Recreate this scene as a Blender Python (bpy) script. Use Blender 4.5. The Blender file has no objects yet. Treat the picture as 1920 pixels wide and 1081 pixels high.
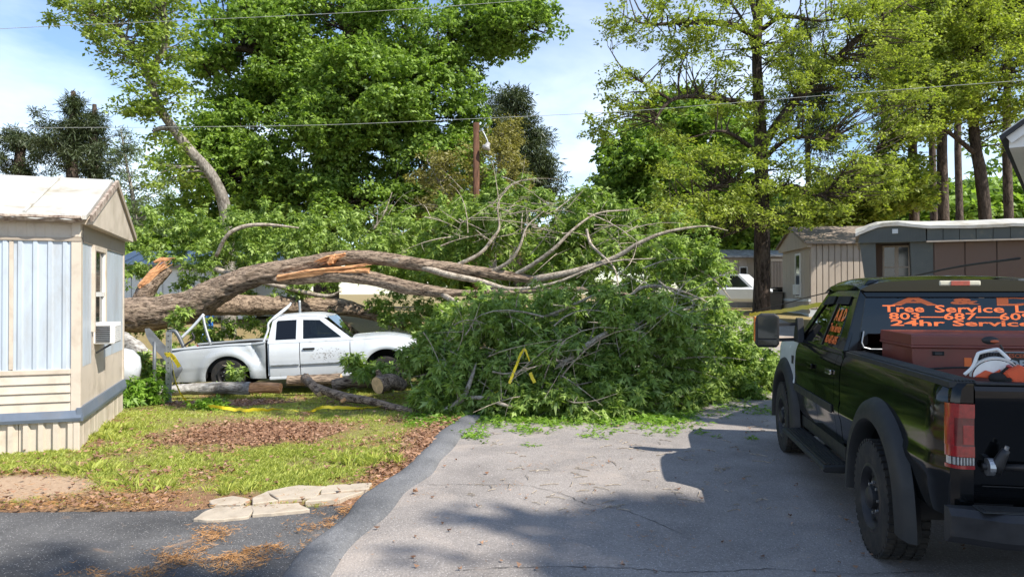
import bpy, bmesh, math, random
import numpy as np
from mathutils import Vector, Matrix, Euler, noise as mnoise

R = math.radians
random.seed(7)
rng = np.random.default_rng(7)
scene = bpy.context.scene
col = scene.collection

# ------------------------------------------------------------------ camera
CAM_H = 1.9
F = 1387.0            # focal length in pixels of the 1920 px wide photograph
cam_d = bpy.data.cameras.new('camera')
cam = bpy.data.objects.new('camera', cam_d)
col.objects.link(cam)
cam.location = (0, 0, CAM_H)
cam.rotation_euler = (R(90) + math.atan(9.5 / F), 0, 0)
cam_d.sensor_width = 36.0
cam_d.lens = 36.0 * F / 1920.0
cam_d.clip_start = 0.05
cam_d.clip_end = 3000
scene.camera = cam

# ------------------------------------------------------------------ sky, sun, exposure
SUN_AZ = Vector((0.84, -0.54))          # horizontal direction towards the sun
SUN_EL = R(47)
w = bpy.data.worlds.new('World')
scene.world = w
w.use_nodes = True
nt = w.node_tree
nt.nodes.clear()
out = nt.nodes.new('ShaderNodeOutputWorld')
bg = nt.nodes.new('ShaderNodeBackground')
sky = nt.nodes.new('ShaderNodeTexSky')
sky.sky_type = 'NISHITA'
sky.sun_disc = False
sky.sun_elevation = SUN_EL
sky.sun_rotation = math.atan2(SUN_AZ.x, SUN_AZ.y)
sky.altitude = 100
sky.air_density = 1.0
sky.dust_density = 0.35
sky.ozone_density = 3.0
# thin high cloud over the whole dome
tc = nt.nodes.new('ShaderNodeTexCoord')
mp = nt.nodes.new('ShaderNodeMapping')
mp.inputs['Scale'].default_value = (1.0, 1.0, 2.6)
mp.inputs['Rotation'].default_value = (0, 0, 1.9)
nz = nt.nodes.new('ShaderNodeTexNoise')
nz.inputs['Scale'].default_value = 1.7
nz.inputs['Detail'].default_value = 7
nz.inputs['Roughness'].default_value = 0.55
nz.inputs['Distortion'].default_value = 0.5
rp = nt.nodes.new('ShaderNodeValToRGB')
rp.color_ramp.elements[0].position = 0.43
rp.color_ramp.elements[0].color = (0.0, 0.0, 0.0, 1)
rp.color_ramp.elements[1].position = 0.69
rp.color_ramp.elements[1].color = (0.85, 0.85, 0.85, 1)
mx = nt.nodes.new('ShaderNodeMixRGB')
mx.inputs[2].default_value = (9.0, 9.3, 9.7, 1)
# cloud thins out towards the zenith
sx = nt.nodes.new('ShaderNodeSeparateXYZ')
nt.links.new(tc.outputs['Generated'], sx.inputs[0])
zr = nt.nodes.new('ShaderNodeValToRGB')
zr.color_ramp.elements[0].position = 0.05
zr.color_ramp.elements[0].color = (1, 1, 1, 1)
zr.color_ramp.elements[1].position = 0.42
zr.color_ramp.elements[1].color = (0.22, 0.22, 0.22, 1)
nt.links.new(sx.outputs['Z'], zr.inputs[0])
mz = nt.nodes.new('ShaderNodeMath')
mz.operation = 'MULTIPLY'
nt.links.new(tc.outputs['Generated'], mp.inputs['Vector'])
nt.links.new(mp.outputs[0], nz.inputs['Vector'])
nt.links.new(nz.outputs['Fac'], rp.inputs[0])
nt.links.new(rp.outputs[0], mz.inputs[0])
nt.links.new(zr.outputs[0], mz.inputs[1])
nt.links.new(mz.outputs[0], mx.inputs[0])
nt.links.new(sky.outputs[0], mx.inputs[1])
nt.links.new(mx.outputs[0], bg.inputs['Color'])
bg.inputs['Strength'].default_value = 0.13
nt.links.new(bg.outputs[0], out.inputs['Surface'])

sl = bpy.data.lights.new('sun', 'SUN')
sl.energy = 4.6
sl.angle = R(0.5)
sl.color = (1.0, 0.945, 0.85)
so = bpy.data.objects.new('sun', sl)
col.objects.link(so)
sd = Vector((SUN_AZ.x * math.cos(SUN_EL), SUN_AZ.y * math.cos(SUN_EL), math.sin(SUN_EL)))
so.rotation_euler = sd.to_track_quat('Z', 'Y').to_euler()
so.location = sd * 60

vs = scene.view_settings
vs.view_transform = 'Standard'
vs.look = 'None'
vs.gamma = 1.0
vs.use_curve_mapping = False
vs.exposure = 0.78

# ------------------------------------------------------------------ helpers
def ss(a, b, x):
    t = min(1.0, max(0.0, (x - a) / (b - a)))
    return t * t * (3 - 2 * t)

def P(u, v, d):
    """place seen at photograph pixel u, v at depth d -> world point"""
    return Vector(((u - 960) / F * d, d, CAM_H + (550 - v) / F * d))

def H(x, y):
    """height of the lot"""
    z = -0.16 * ss(11.5, 15.0, y) * ss(-0.5, -3.0, x)
    z += 1.15 * ss(17, 29, y) * ss(-1, 5, x)
    z += 1.0 * ss(21, 32, y) * ss(4, -2, x)
    return z

def tag(o, label=None, cat=None, group=None, kind=None):
    if label: o['label'] = label
    if cat: o['category'] = cat
    if group: o['group'] = group
    if kind: o['kind'] = kind
    return o

def empty(name, loc=(0, 0, 0), rz=0.0):
    o = bpy.data.objects.new(name, None)
    col.objects.link(o)
    o.location = loc
    o.rotation_euler = (0, 0, rz)
    o.empty_display_size = 0.2
    return o

def link(name, me, mat, parent=None):
    if mat is not None and len(me.materials) == 0:
        me.materials.append(mat)
    o = bpy.data.objects.new(name, me)
    col.objects.link(o)
    if parent is not None:
        o.parent = parent
    return o

class MB:
    """collects shapes into one mesh"""
    def __init__(s):
        s.v = []
        s.f = []
    def add(s, vs_, fs_):
        o = len(s.v)
        s.v.extend(tuple(p) for p in vs_)
        s.f.extend(tuple(i + o for i in f) for f in fs_)
        return s
    def box(s, c, d, M=None):
        x, y, z = d[0] / 2, d[1] / 2, d[2] / 2
        vs_ = [Vector((sx * x, sy * y, sz * z)) for sx in (-1, 1) for sy in (-1, 1) for sz in (-1, 1)]
        if M is not None:
            vs_ = [M @ p for p in vs_]
        vs_ = [p + Vector(c) for p in vs_]
        return s.add(vs_, [(0, 1, 3, 2), (4, 6, 7, 5), (0, 4, 5, 1), (2, 3, 7, 6), (0, 2, 6, 4), (1, 5, 7, 3)])
    def b(s, x0, x1, y0, y1, z0, z1):
        return s.box(((x0 + x1) / 2, (y0 + y1) / 2, (z0 + z1) / 2), (abs(x1 - x0), abs(y1 - y0), abs(z1 - z0)))
    def beam(s, p0, p1, w_, h_, up=(0, 0, 1)):
        p0, p1 = Vector(p0), Vector(p1)
        d = p1 - p0
        L = d.length
        d.normalize()
        up = Vector(up)
        if abs(d.dot(up)) > 0.98:
            up = Vector((1, 0, 0))
        sx = d.cross(up).normalized()
        sz = sx.cross(d)
        M = Matrix((sx, d, sz)).transposed()
        return s.box((p0 + p1) / 2, (w_, L, h_), M)
    def tube(s, pts, rad, n=8, cap=True, twist=0.0, rough=0.0, ridge=0.0):
        pts = [Vector(p) for p in pts]
        if not hasattr(rad, '__len__'):
            rad = [rad] * len(pts)
        o = len(s.v)
        ref = Vector((0.13, 0.21, 1)).normalized()
        prev = None
        for i, p in enumerate(pts):
            a = pts[max(i - 1, 0)]
            b_ = pts[min(i + 1, len(pts) - 1)]
            t = (b_ - a)
            if t.length < 1e-9:
                t = Vector((0, 0, 1))
            t.normalize()
            if prev is None:
                n1 = t.cross(ref)
                if n1.length < 1e-3:
                    n1 = t.cross(Vector((1, 0, 0)))
                n1.normalize()
            else:
                n1 = (prev - t * prev.dot(t))
                if n1.length < 1e-4:
                    n1 = t.cross(ref)
                n1.normalize()
            prev = n1
            n2 = t.cross(n1)
            for k in range(n):
                an = 2 * math.pi * k / n
                rr = rad[i]
                if rough:
                    q = p * 3.0 + (n1 * math.cos(an) + n2 * math.sin(an)) * 2.0
                    rr *= 1 + rough * mnoise.noise(q) + rough * 0.5 * mnoise.noise(q * 2.7)
                if ridge:
                    e = n1 * math.cos(an) + n2 * math.sin(an)
                    q = Vector((p.x * 2.2 + 7 * e.x, 9 * e.y + p.y * 2.2, 9 * e.z + p.z * 2.2))
                    rr *= 1 - ridge * abs(mnoise.noise(q)) * 2.0
                s.v.append(tuple(p + (n1 * math.cos(an) + n2 * math.sin(an)) * rr))
        m = len(pts)
        for i in range(m - 1):
            for k in range(n):
                k2 = (k + 1) % n
                s.f.append((o + i * n + k, o + i * n + k2, o + (i + 1) * n + k2, o + (i + 1) * n + k))
        if cap:
            s.f.append(tuple(o + k for k in reversed(range(n))))
            s.f.append(tuple(o + (m - 1) * n + k for k in range(n)))
        return s
    def loft(s, secs, closed=True, cap=True):
        """secs: list of equally long point lists"""
        o = len(s.v)
        n = len(secs[0])
        for sec in secs:
            s.v.extend(tuple(p) for p in sec)
        for i in range(len(secs) - 1):
            for k in range(n if closed else n - 1):
                k2 = (k + 1) % n
                s.f.append((o + i * n + k, o + i * n + k2, o + (i + 1) * n + k2, o + (i + 1) * n + k))
        if cap and closed:
            s.f.append(tuple(o + k for k in reversed(range(n))))
            s.f.append(tuple(o + (len(secs) - 1) * n + k for k in range(n)))
        return s
    def prism(s, poly, vec):
        """poly: 3d points of a flat outline, pushed along vec"""
        a = [Vector(p) for p in poly]
        vec = Vector(vec)
        n = len(a)
        vs_ = a + [p + vec for p in a]
        fs_ = [tuple(range(n)), tuple(reversed(range(n, 2 * n)))]
        fs_ += [(i, i + n, (i + 1) % n + n, (i + 1) % n) for i in range(n)]
        return s.add(vs_, fs_)
    def lathe(s, prof, axis_o, axis, n=24, a0=0.0, a1=2 * math.pi):
        """prof: (radius, along) pairs revolved about axis"""
        axis = Vector(axis).normalized()
        e1 = axis.orthogonal().normalized()
        e2 = axis.cross(e1)
        o0 = Vector(axis_o)
        full = abs(a1 - a0 - 2 * math.pi) < 1e-6
        m = n if full else n + 1
        secs = []
        for k in range(m):
            an = a0 + (a1 - a0) * k / n
            dr = e1 * math.cos(an) + e2 * math.sin(an)
            secs.append([o0 + dr * r + axis * h for r, h in prof])
        o = len(s.v)
        q = len(prof)
        for sec in secs:
            s.v.extend(tuple(p) for p in sec)
        for i in range(n):
            j = (i + 1) % m
            for k in range(q - 1):
                s.f.append((o + i * q + k, o + i * q + k + 1, o + j * q + k + 1, o + j * q + k))
        return s
    def ball(s, c, r, nu=12, nv=8):
        c = Vector(c)
        if not hasattr(r, '__len__'):
            r = (r, r, r)
        secs = []
        for i in range(nv + 1):
            th = math.pi * i / nv
            secs.append([c + Vector((r[0] * math.sin(th) * math.cos(2 * math.pi * k / nu), r[1] * math.sin(th) * math.sin(2 * math.pi * k / nu), r[2] * math.cos(th))) for k in range(nu)])
        return s.loft(secs, True, False)
    def mesh(s, name, smooth=False):
        me = bpy.data.meshes.new(name)
        me.from_pydata(s.v, [], s.f)
        bm = bmesh.new()
        bm.from_mesh(me)
        bmesh.ops.recalc_face_normals(bm, faces=bm.faces)
        bm.to_mesh(me)
        bm.free()
        if smooth:
            me.polygons.foreach_set('use_smooth', [True] * len(me.polygons))
        me.update()
        return me
    def build(s, name, mat, parent=None, smooth=False, bevel=0.0, seg=2, auto=None):
        o = link(name, s.mesh(name, smooth or auto is not None), mat, parent)
        if auto is not None:
            o.data.set_sharp_from_angle(angle=R(auto))
        if bevel:
            m = o.modifiers.new('bevel', 'BEVEL')
            m.width = bevel
            m.segments = seg
            m.limit_method = 'ANGLE'
            m.angle_limit = R(35)
        return o

def curve_pts(pts, n=8):
    """Catmull-Rom through vectors (or longer tuples)"""
    P_ = [np.array(p, float) for p in pts]
    P_ = [2 * P_[0] - P_[1]] + P_ + [2 * P_[-1] - P_[-2]]
    out_ = []
    for i in range(1, len(P_) - 2):
        for k in range(n):
            t = k / n
            a, b_, c, d = P_[i - 1], P_[i], P_[i + 1], P_[i + 2]
            out_.append(0.5 * (2 * b_ + (c - a) * t + (2 * a - 5 * b_ + 4 * c - d) * t * t + (3 * b_ - a - 3 * c + d) * t ** 3))
    out_.append(P_[-2])
    return out_

def text_mesh(s, width, height, depth=0.002, bold=0.0):
    cu = bpy.data.curves.new('lettering', 'FONT')
    cu.body = s
    cu.offset = bold
    cu.resolution_u = 2
    ob = bpy.data.objects.new('lettering', cu)
    col.objects.link(ob)
    bpy.context.view_layer.update()
    dg = bpy.context.evaluated_depsgraph_get()
    me = bpy.data.meshes.new_from_object(ob.evaluated_get(dg))
    bpy.data.objects.remove(ob)
    bpy.data.curves.remove(cu)
    co = np.empty(len(me.vertices) * 3)
    me.vertices.foreach_get('co', co)
    co = co.reshape(-1, 3)
    mn, mxx = co.min(0), co.max(0)
    co = (co - (mn + mxx) / 2)
    co[:, 0] *= width / (mxx[0] - mn[0])
    co[:, 1] *= height / (mxx[1] - mn[1])
    me.vertices.foreach_set('co', co.ravel())
    me.materials.clear()
    me.update()
    return me

def lettering(s, width, height, origin, right, up, mat, parent, bold=0.0, name='lettering'):
    me = text_mesh(s, width, height, bold=bold)
    o = link(name, me, mat, parent)
    right = Vector(right).normalized()
    up = Vector(up)
    up = (up - right * up.dot(right)).normalized()
    nrm = right.cross(up)
    M = Matrix((right, up, nrm)).transposed().to_4x4()
    M.translation = Vector(origin)
    o.matrix_local = M
    return o

# ------------------------------------------------------------------ materials
def new_mat(name):
    m = bpy.data.materials.new(name)
    m.use_nodes = True
    n = m.node_tree.nodes
    n.clear()
    o = n.new('ShaderNodeOutputMaterial')
    return m, m.node_tree, o

def L(nt_, a, b_):
    nt_.links.new(a, b_)

def ramp(nt_, stops, fac=None):
    r = nt_.nodes.new('ShaderNodeValToRGB')
    e = r.color_ramp.elements
    while len(e) < len(stops):
        e.new(0.5)
    for i, (p, c) in enumerate(stops):
        e[i].position = p
        e[i].color = (c[0], c[1], c[2], 1) if hasattr(c, '__len__') else (c, c, c, 1)
    if fac is not None:
        L(nt_, fac, r.inputs[0])
    return r

def tnoise(nt_, scale, detail=4, rough=0.55, vec=None, dist=0.0):
    n = nt_.nodes.new('ShaderNodeTexNoise')
    n.inputs['Scale'].default_value = scale
    n.inputs['Detail'].default_value = detail
    n.inputs['Roughness'].default_value = rough
    n.inputs['Distortion'].default_value = dist
    if vec is not None:
        L(nt_, vec, n.inputs['Vector'])
    return n

def coords(nt_, scale=(1, 1, 1), kind='Object'):
    t = nt_.nodes.new('ShaderNodeTexCoord')
    m = nt_.nodes.new('ShaderNodeMapping')
    m.inputs['Scale'].default_value = scale
    L(nt_, t.outputs[kind], m.inputs['Vector'])
    return m.outputs[0]

def mix(nt_, fac, a, b_, mode='MIX'):
    m = nt_.nodes.new('ShaderNodeMixRGB')
    m.blend_type = mode
    for sock, val in ((m.inputs[0], fac), (m.inputs[1], a), (m.inputs[2], b_)):
        if hasattr(val, 'is_output'):
            L(nt_, val, sock)
        elif hasattr(val, '__len__'):
            sock.default_value = (val[0], val[1], val[2], 1)
        else:
            sock.default_value = val if sock.type == 'VALUE' else (val, val, val, 1)
    return m.outputs[0]

def bump(nt_, h, strength=0.3, dist=0.01, nrm=None):
    b_ = nt_.nodes.new('ShaderNodeBump')
    b_.inputs['Strength'].default_value = strength
    b_.inputs['Distance'].default_value = dist
    L(nt_, h, b_.inputs['Height'])
    if nrm is not None:
        L(nt_, nrm, b_.inputs['Normal'])
    return b_.outputs[0]

def surf(name, c, rough=0.5, metal=0.0, var=0.15, scale=4.0, c2=None, dirt=None, dirt_lo=0.55, dirt_hi=0.75, dirt_scale=3.0, bmp=0.0, bscale=40.0, coat=0.0, spec=0.5, sc=(1, 1, 1)):
    """general surface: base colour with soft mottling, optional second colour, dirt patches and fine bump"""
    m, t, o = new_mat(name)
    p = t.nodes.new('ShaderNodeBsdfPrincipled')
    vec = coords(t, sc)
    n1 = tnoise(t, scale, 5, 0.6, vec)
    lo = tuple(x * (1 - var) for x in c)
    hi = tuple(min(1, x * (1 + var)) for x in (c2 or c))
    colr = ramp(t, [(0.3, lo), (0.7, hi)], n1.outputs['Fac']).outputs[0]
    if dirt is not None:
        n2 = tnoise(t, dirt_scale, 7, 0.65, vec, 0.3)
        msk = ramp(t, [(dirt_lo, 0.0), (dirt_hi, 1.0)], n2.outputs['Fac']).outputs[0]
        colr = mix(t, msk, colr, dirt)
    L(t, colr, p.inputs['Base Color'])
    rr = ramp(t, [(0.3, max(0.02, rough * 0.8)), (0.7, min(1, rough * 1.2))], n1.outputs['Fac'])
    L(t, rr.outputs[0], p.inputs['Roughness'])
    p.inputs['Metallic'].default_value = metal
    p.inputs['Specular IOR Level'].default_value = spec
    p.inputs['Coat Weight'].default_value = coat
    p.inputs['Coat Roughness'].default_value = 0.04
    if bmp:
        n3 = tnoise(t, bscale, 3, 0.6, vec)
        L(t, bump(t, n3.outputs['Fac'], bmp, 0.01), p.inputs['Normal'])
    L(t, p.outputs[0], o.inputs['Surface'])
    return m

def leaf_mat(name, c_dark, c_light, trans=0.4, tcol=None, rough=0.5):
    m, t, o = new_mat(name)
    g = t.nodes.new('ShaderNodeNewGeometry')
    vec = coords(t)
    n1 = tnoise(t, 0.55, 3, 0.5, vec)
    f = mix(t, 0.45, g.outputs['Random Per Island'], n1.outputs['Fac'])
    pale = tuple(min(1.0, 0.75 * x + 0.14) for x in c_light)
    c = ramp(t, [(0.15, c_dark), (0.68, c_light), (0.86, pale)], f).outputs[0]
    p = t.nodes.new('ShaderNodeBsdfPrincipled')
    p.inputs['Roughness'].default_value = rough
    p.inputs['Specular IOR Level'].default_value = 0.35
    L(t, c, p.inputs['Base Color'])
    tr = t.nodes.new('ShaderNodeBsdfTranslucent')
    tc_ = mix(t, 1.0, c, tcol or (1.25, 1.35, 0.6), 'MULTIPLY')
    L(t, tc_, tr.inputs['Color'])
    ms = t.nodes.new('ShaderNodeMixShader')
    ms.inputs[0].default_value = trans
    L(t, p.outputs[0], ms.inputs[1])
    L(t, tr.outputs[0], ms.inputs[2])
    L(t, ms.outputs[0], o.inputs['Surface'])
    return m

def bark_mat(name, c1, c2, c3=None, scale=7.0, stretch=(1, 1, 0.25), bmp=0.9, patch=0.62):
    m, t, o = new_mat(name)
    p = t.nodes.new('ShaderNodeBsdfPrincipled')
    vec = coords(t, stretch)
    n1 = tnoise(t, scale, 8, 0.7, vec, 0.6)
    n0 = tnoise(t, scale * 3.1, 4, 0.6, vec, 0.2)
    f = mix(t, 0.4, n1.outputs['Fac'], n0.outputs['Fac'])
    c = ramp(t, [(0.41, c1), (0.58, c2)], f).outputs[0]
    if c3 is not None:
        v2 = coords(t)
        n2 = tnoise(t, 1.3, 6, 0.7, v2, 0.4)
        c = mix(t, ramp(t, [(patch, 0.0), (patch + 0.12, 0.8)], n2.outputs['Fac']).outputs[0], c, c3)
    L(t, c, p.inputs['Base Color'])
    p.inputs['Roughness'].default_value = 0.9
    p.inputs['Specular IOR Level'].default_value = 0.2
    L(t, bump(t, f, bmp, 0.08), p.inputs['Normal'])
    L(t, p.outputs[0], o.inputs['Surface'])
    return m

def glass_mat(name, tint, refl=1.0, ior=1.5):
    m, t, o = new_mat(name)
    tr = t.nodes.new('ShaderNodeBsdfTransparent')
    tr.inputs['Color'].default_value = (*tint, 1)
    gl = t.nodes.new('ShaderNodeBsdfGlossy')
    gl.inputs['Roughness'].default_value = 0.015
    gl.inputs['Color'].default_value = (refl, refl, refl, 1)
    fr = t.nodes.new('ShaderNodeFresnel')
    fr.inputs['IOR'].default_value = ior
    n1 = tnoise(t, 2.0, 2, 0.5, coords(t))
    L(t, bump(t, n1.outputs['Fac'], 0.06, 0.02), fr.inputs['Normal'])
    L(t, bump(t, n1.outputs['Fac'], 0.06, 0.02), gl.inputs['Normal'])
    ms = t.nodes.new('ShaderNodeMixShader')
    L(t, fr.outputs[0], ms.inputs[0])
    L(t, tr.outputs[0], ms.inputs[1])
    L(t, gl.outputs[0], ms.inputs[2])
    L(t, ms.outputs[0], o.inputs['Surface'])
    return m

M = {}
M['black_paint'] = surf('black_paint', (0.0025, 0.003, 0.0035), 0.09, 0, 0.2, 3, coat=0.0, spec=0.42, dirt=(0.012, 0.011, 0.010), dirt_lo=0.66, dirt_hi=0.95, dirt_scale=6)
M['black_trim'] = surf('black_trim', (0.014, 0.015, 0.016), 0.6, 0, 0.25, 8, dirt=(0.034, 0.03, 0.026), dirt_lo=0.55, dirt_hi=0.9, dirt_scale=5, bmp=0.1, bscale=160)
M['dark_inner'] = surf('dark_inner', (0.008, 0.008, 0.008), 0.8)
M['rubber'] = surf('rubber', (0.013, 0.013, 0.013), 0.85, 0, 0.3, 12, dirt=(0.05, 0.04, 0.03), dirt_lo=0.42, dirt_hi=0.8, dirt_scale=7, bmp=0.3, bscale=60)
M['steel_dark'] = surf('steel_dark', (0.03, 0.03, 0.032), 0.5, 0.4, 0.3, 9, dirt=(0.08, 0.06, 0.045), dirt_lo=0.5, dirt_hi=0.8)
M['steel'] = surf('steel', (0.42, 0.43, 0.44), 0.42, 0.85, 0.2, 10, dirt=(0.2, 0.16, 0.12), dirt_lo=0.6, dirt_hi=0.85)
M['galv'] = surf('galv', (0.34, 0.36, 0.37), 0.5, 0.55, 0.25, 14, dirt=(0.16, 0.14, 0.12), dirt_lo=0.55, dirt_hi=0.8)
M['chrome'] = surf('chrome', (0.75, 0.75, 0.76), 0.12, 1.0, 0.05, 3)
M['white_paint'] = surf('white_paint', (0.56, 0.59, 0.62), 0.25, 0, 0.05, 2, coat=0.3, dirt=(0.30, 0.27, 0.22), dirt_lo=0.58, dirt_hi=0.9, dirt_scale=4.5)
M['silver_white'] = surf('silver_white', (0.42, 0.445, 0.46), 0.28, 0.1, 0.05, 2, coat=0.4, dirt=(0.3, 0.27, 0.23), dirt_lo=0.6, dirt_hi=0.9, dirt_scale=3.5)
M['mud'] = surf('mud', (0.09, 0.07, 0.05), 0.9)
M['red_lens'] = surf('red_lens', (0.28, 0.008, 0.009), 0.08, 0, 0.3, 30, coat=1.0)
M['red_lens_dark'] = surf('red_lens_dark', (0.11, 0.004, 0.005), 0.08, 0, 0.2, 30, coat=1.0)
M['clear_lens'] = surf('clear_lens', (0.34, 0.33, 0.31), 0.1, 0, 0.2, 60, coat=1.0)
M['amber'] = surf('amber', (0.75, 0.2, 0.02), 0.2, 0, 0.1, 20, coat=0.5)
M['cream_lens'] = surf('cream_lens', (0.55, 0.52, 0.4), 0.25, 0, 0.1, 20, coat=0.4)
M['decal'] = surf('decal', (0.8, 0.16, 0.03), 0.5, 0, 0.05, 5)
M['decal_dark'] = surf('decal_dark', (0.42, 0.09, 0.03), 0.5, 0, 0.1, 5)
M['tint'] = glass_mat('tint', (0.10, 0.11, 0.12), 1.0, 1.55)
M['glass'] = glass_mat('glass', (0.45, 0.5, 0.48), 1.0, 1.5)
M['pane'] = surf('pane', (0.02, 0.024, 0.024), 0.06, 0, 0.2, 3, spec=0.7)
M['red_box'] = surf('red_box', (0.17, 0.042, 0.03), 0.42, 0, 0.12, 5, dirt=(0.1, 0.06, 0.045), dirt_lo=0.55, dirt_hi=0.9, dirt_scale=4)
M['saw_white'] = surf('saw_white', (0.72, 0.72, 0.7), 0.35, 0, 0.08, 8, dirt=(0.4, 0.36, 0.3), dirt_lo=0.58, dirt_hi=0.85)
M['saw_orange'] = surf('saw_orange', (0.62, 0.075, 0.015), 0.4, 0, 0.12, 8, dirt=(0.2, 0.07, 0.03), dirt_lo=0.6, dirt_hi=0.9)
M['label_black'] = surf('label_black', (0.012, 0.012, 0.013), 0.4)
M['label_white'] = surf('label_white', (0.4, 0.41, 0.42), 0.5)
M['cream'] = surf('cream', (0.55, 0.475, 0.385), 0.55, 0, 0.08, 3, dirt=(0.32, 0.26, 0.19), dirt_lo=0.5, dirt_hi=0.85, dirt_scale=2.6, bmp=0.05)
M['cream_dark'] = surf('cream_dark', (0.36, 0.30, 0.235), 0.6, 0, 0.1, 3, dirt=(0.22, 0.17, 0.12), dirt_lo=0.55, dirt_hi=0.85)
M['blue_panel'] = surf('blue_panel', (0.49, 0.55, 0.61), 0.42, 0.15, 0.06, 2.2, sc=(1, 1, 0.3), dirt=(0.36, 0.35, 0.33), dirt_lo=0.48, dirt_hi=0.8, dirt_scale=3)
M['blue_trim'] = surf('blue_trim', (0.14, 0.17, 0.22), 0.45, 0.2, 0.15, 4, dirt=(0.2, 0.19, 0.18), dirt_lo=0.55, dirt_hi=0.85)
M['roof_white'] = surf('roof_white', (0.46, 0.44, 0.40), 0.5, 0, 0.05, 1.5, c2=(0.55, 0.54, 0.51), dirt=(0.27, 0.22, 0.13), dirt_lo=0.5, dirt_hi=0.76, dirt_scale=1.6)
M['rust'] = surf('rust', (0.14, 0.06, 0.03), 0.85, 0, 0.4, 14, c2=(0.4, 0.34, 0.28))
M['white_trim'] = surf('white_trim', (0.72, 0.71, 0.68), 0.5, 0, 0.06, 4, dirt=(0.45, 0.4, 0.33), dirt_lo=0.6, dirt_hi=0.85)
M['grey_white'] = surf('grey_white', (0.55, 0.58, 0.6), 0.5, 0, 0.1, 3)
M['tan'] = surf('tan', (0.42, 0.355, 0.29), 0.65, 0, 0.1, 2, sc=(1, 1, 0.3), dirt=(0.24, 0.2, 0.16), dirt_lo=0.55, dirt_hi=0.85)
M['tan_dark'] = surf('tan_dark', (0.23, 0.19, 0.16), 0.7, 0, 0.12, 2)
M['brown_wall'] = surf('brown_wall', (0.135, 0.088, 0.068), 0.7, 0, 0.08, 2, dirt=(0.11, 0.08, 0.065), dirt_lo=0.55, dirt_hi=0.85)
M['dark_green_grey'] = surf('dark_green_grey', (0.085, 0.095, 0.09), 0.55, 0, 0.15, 3, dirt=(0.16, 0.15, 0.11), dirt_lo=0.58, dirt_hi=0.8)
M['shingle'] = surf('shingle', (0.12, 0.09, 0.07), 0.9, 0, 0.35, 9, c2=(0.24, 0.19, 0.15), bmp=0.5, bscale=30)
M['shingle_dark'] = surf('shingle_dark', (0.04, 0.04, 0.042), 0.9, 0, 0.3, 20, bmp=0.4, bscale=50)
M['metal_roof'] = surf('metal_roof', (0.42, 0.47, 0.52), 0.45, 0.3, 0.12, 2)
M['grey_roof'] = surf('grey_roof', (0.2, 0.2, 0.21), 0.7, 0, 0.3, 4, c2=(0.35, 0.34, 0.33))
M['tape'] = surf('tape', (0.78, 0.62, 0.03), 0.38, 0, 0.06, 8)
M['tape_print'] = surf('tape_print', (0.03, 0.028, 0.02), 0.5)
M['pole_wood'] = bark_mat('pole_wood', (0.05, 0.025, 0.015), (0.15, 0.075, 0.045), None, 9, (1, 1, 0.12), 0.4)
M['wire'] = surf('wire', (0.3, 0.31, 0.3), 0.6)
M['rope'] = surf('rope', (0.03, 0.028, 0.026), 0.9, 0, 0.3, 60)
M['tarp'] = surf('tarp', (0.03, 0.16, 0.55), 0.45, 0, 0.2, 6)
M['concrete'] = surf('concrete', (0.42, 0.355, 0.275), 0.9, 0, 0.14, 5, dirt=(0.26, 0.19, 0.12), dirt_lo=0.52, dirt_hi=0.8, dirt_scale=4, bmp=0.25, bscale=45)
M['bark'] = bark_mat('bark', (0.055, 0.036, 0.025), (0.46, 0.345, 0.25), (0.48, 0.46, 0.40), 15, (0.2, 1, 1), 1.0, 0.62)
M['bark_thin'] = bark_mat('bark_thin', (0.19, 0.15, 0.11), (0.50, 0.43, 0.345), None, 9, (1, 1, 1), 0.4)
M['bark_pale'] = bark_mat('bark_pale', (0.16, 0.14, 0.12), (0.5, 0.48, 0.44), (0.1, 0.09, 0.08), 7, (0.5, 1, 1), 0.7, 0.56)
M['bark_dark'] = bark_mat('bark_dark', (0.018, 0.013, 0.010), (0.10, 0.075, 0.06), None, 9, (1, 1, 0.2), 0.9)
M['bark_pine'] = bark_mat('bark_pine', (0.03, 0.022, 0.018), (0.14, 0.105, 0.085), None, 7, (1, 1, 0.3), 0.9)
M['bark_light'] = bark_mat('bark_light', (0.10, 0.085, 0.07), (0.34, 0.31, 0.27), None, 6, (1, 1, 0.4), 0.6)
M['splinter'] = surf('splinter', (0.5, 0.2, 0.075), 0.8, 0, 0.35, 22, c2=(0.62, 0.34, 0.16), sc=(0.25, 1, 1), bmp=0.6, bscale=50)
M['cut_wood'] = surf('cut_wood', (0.6, 0.42, 0.22), 0.8, 0, 0.2, 18, bmp=0.2)
M['leaf_fallen'] = leaf_mat('leaf_fallen', (0.05, 0.115, 0.014), (0.36, 0.48, 0.11), 0.38)
M['leaf_dense'] = leaf_mat('leaf_dense', (0.05, 0.105, 0.018), (0.29, 0.42, 0.08), 0.42)
M['leaf_yellow'] = leaf_mat('leaf_yellow', (0.085, 0.135, 0.016), (0.36, 0.415, 0.075), 0.43)
M['leaf_lean'] = leaf_mat('leaf_lean', (0.09, 0.16, 0.025), (0.33, 0.41, 0.09), 0.42)
M['leaf_pine'] = leaf_mat('leaf_pine', (0.03, 0.05, 0.022), (0.09, 0.115, 0.05), 0.15)
M['leaf_rust'] = leaf_mat('leaf_rust', (0.10, 0.105, 0.025), (0.30, 0.27, 0.08), 0.3)
M['leaf_pale'] = leaf_mat('leaf_pale', (0.09, 0.14, 0.06), (0.22, 0.28, 0.14), 0.35)
M['leaf_weed'] = leaf_mat('leaf_weed', (0.07, 0.17, 0.015), (0.26, 0.42, 0.05), 0.4)
M['grass'] = leaf_mat('grass', (0.16, 0.215, 0.03), (0.50, 0.53, 0.115), 0.32)
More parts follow.
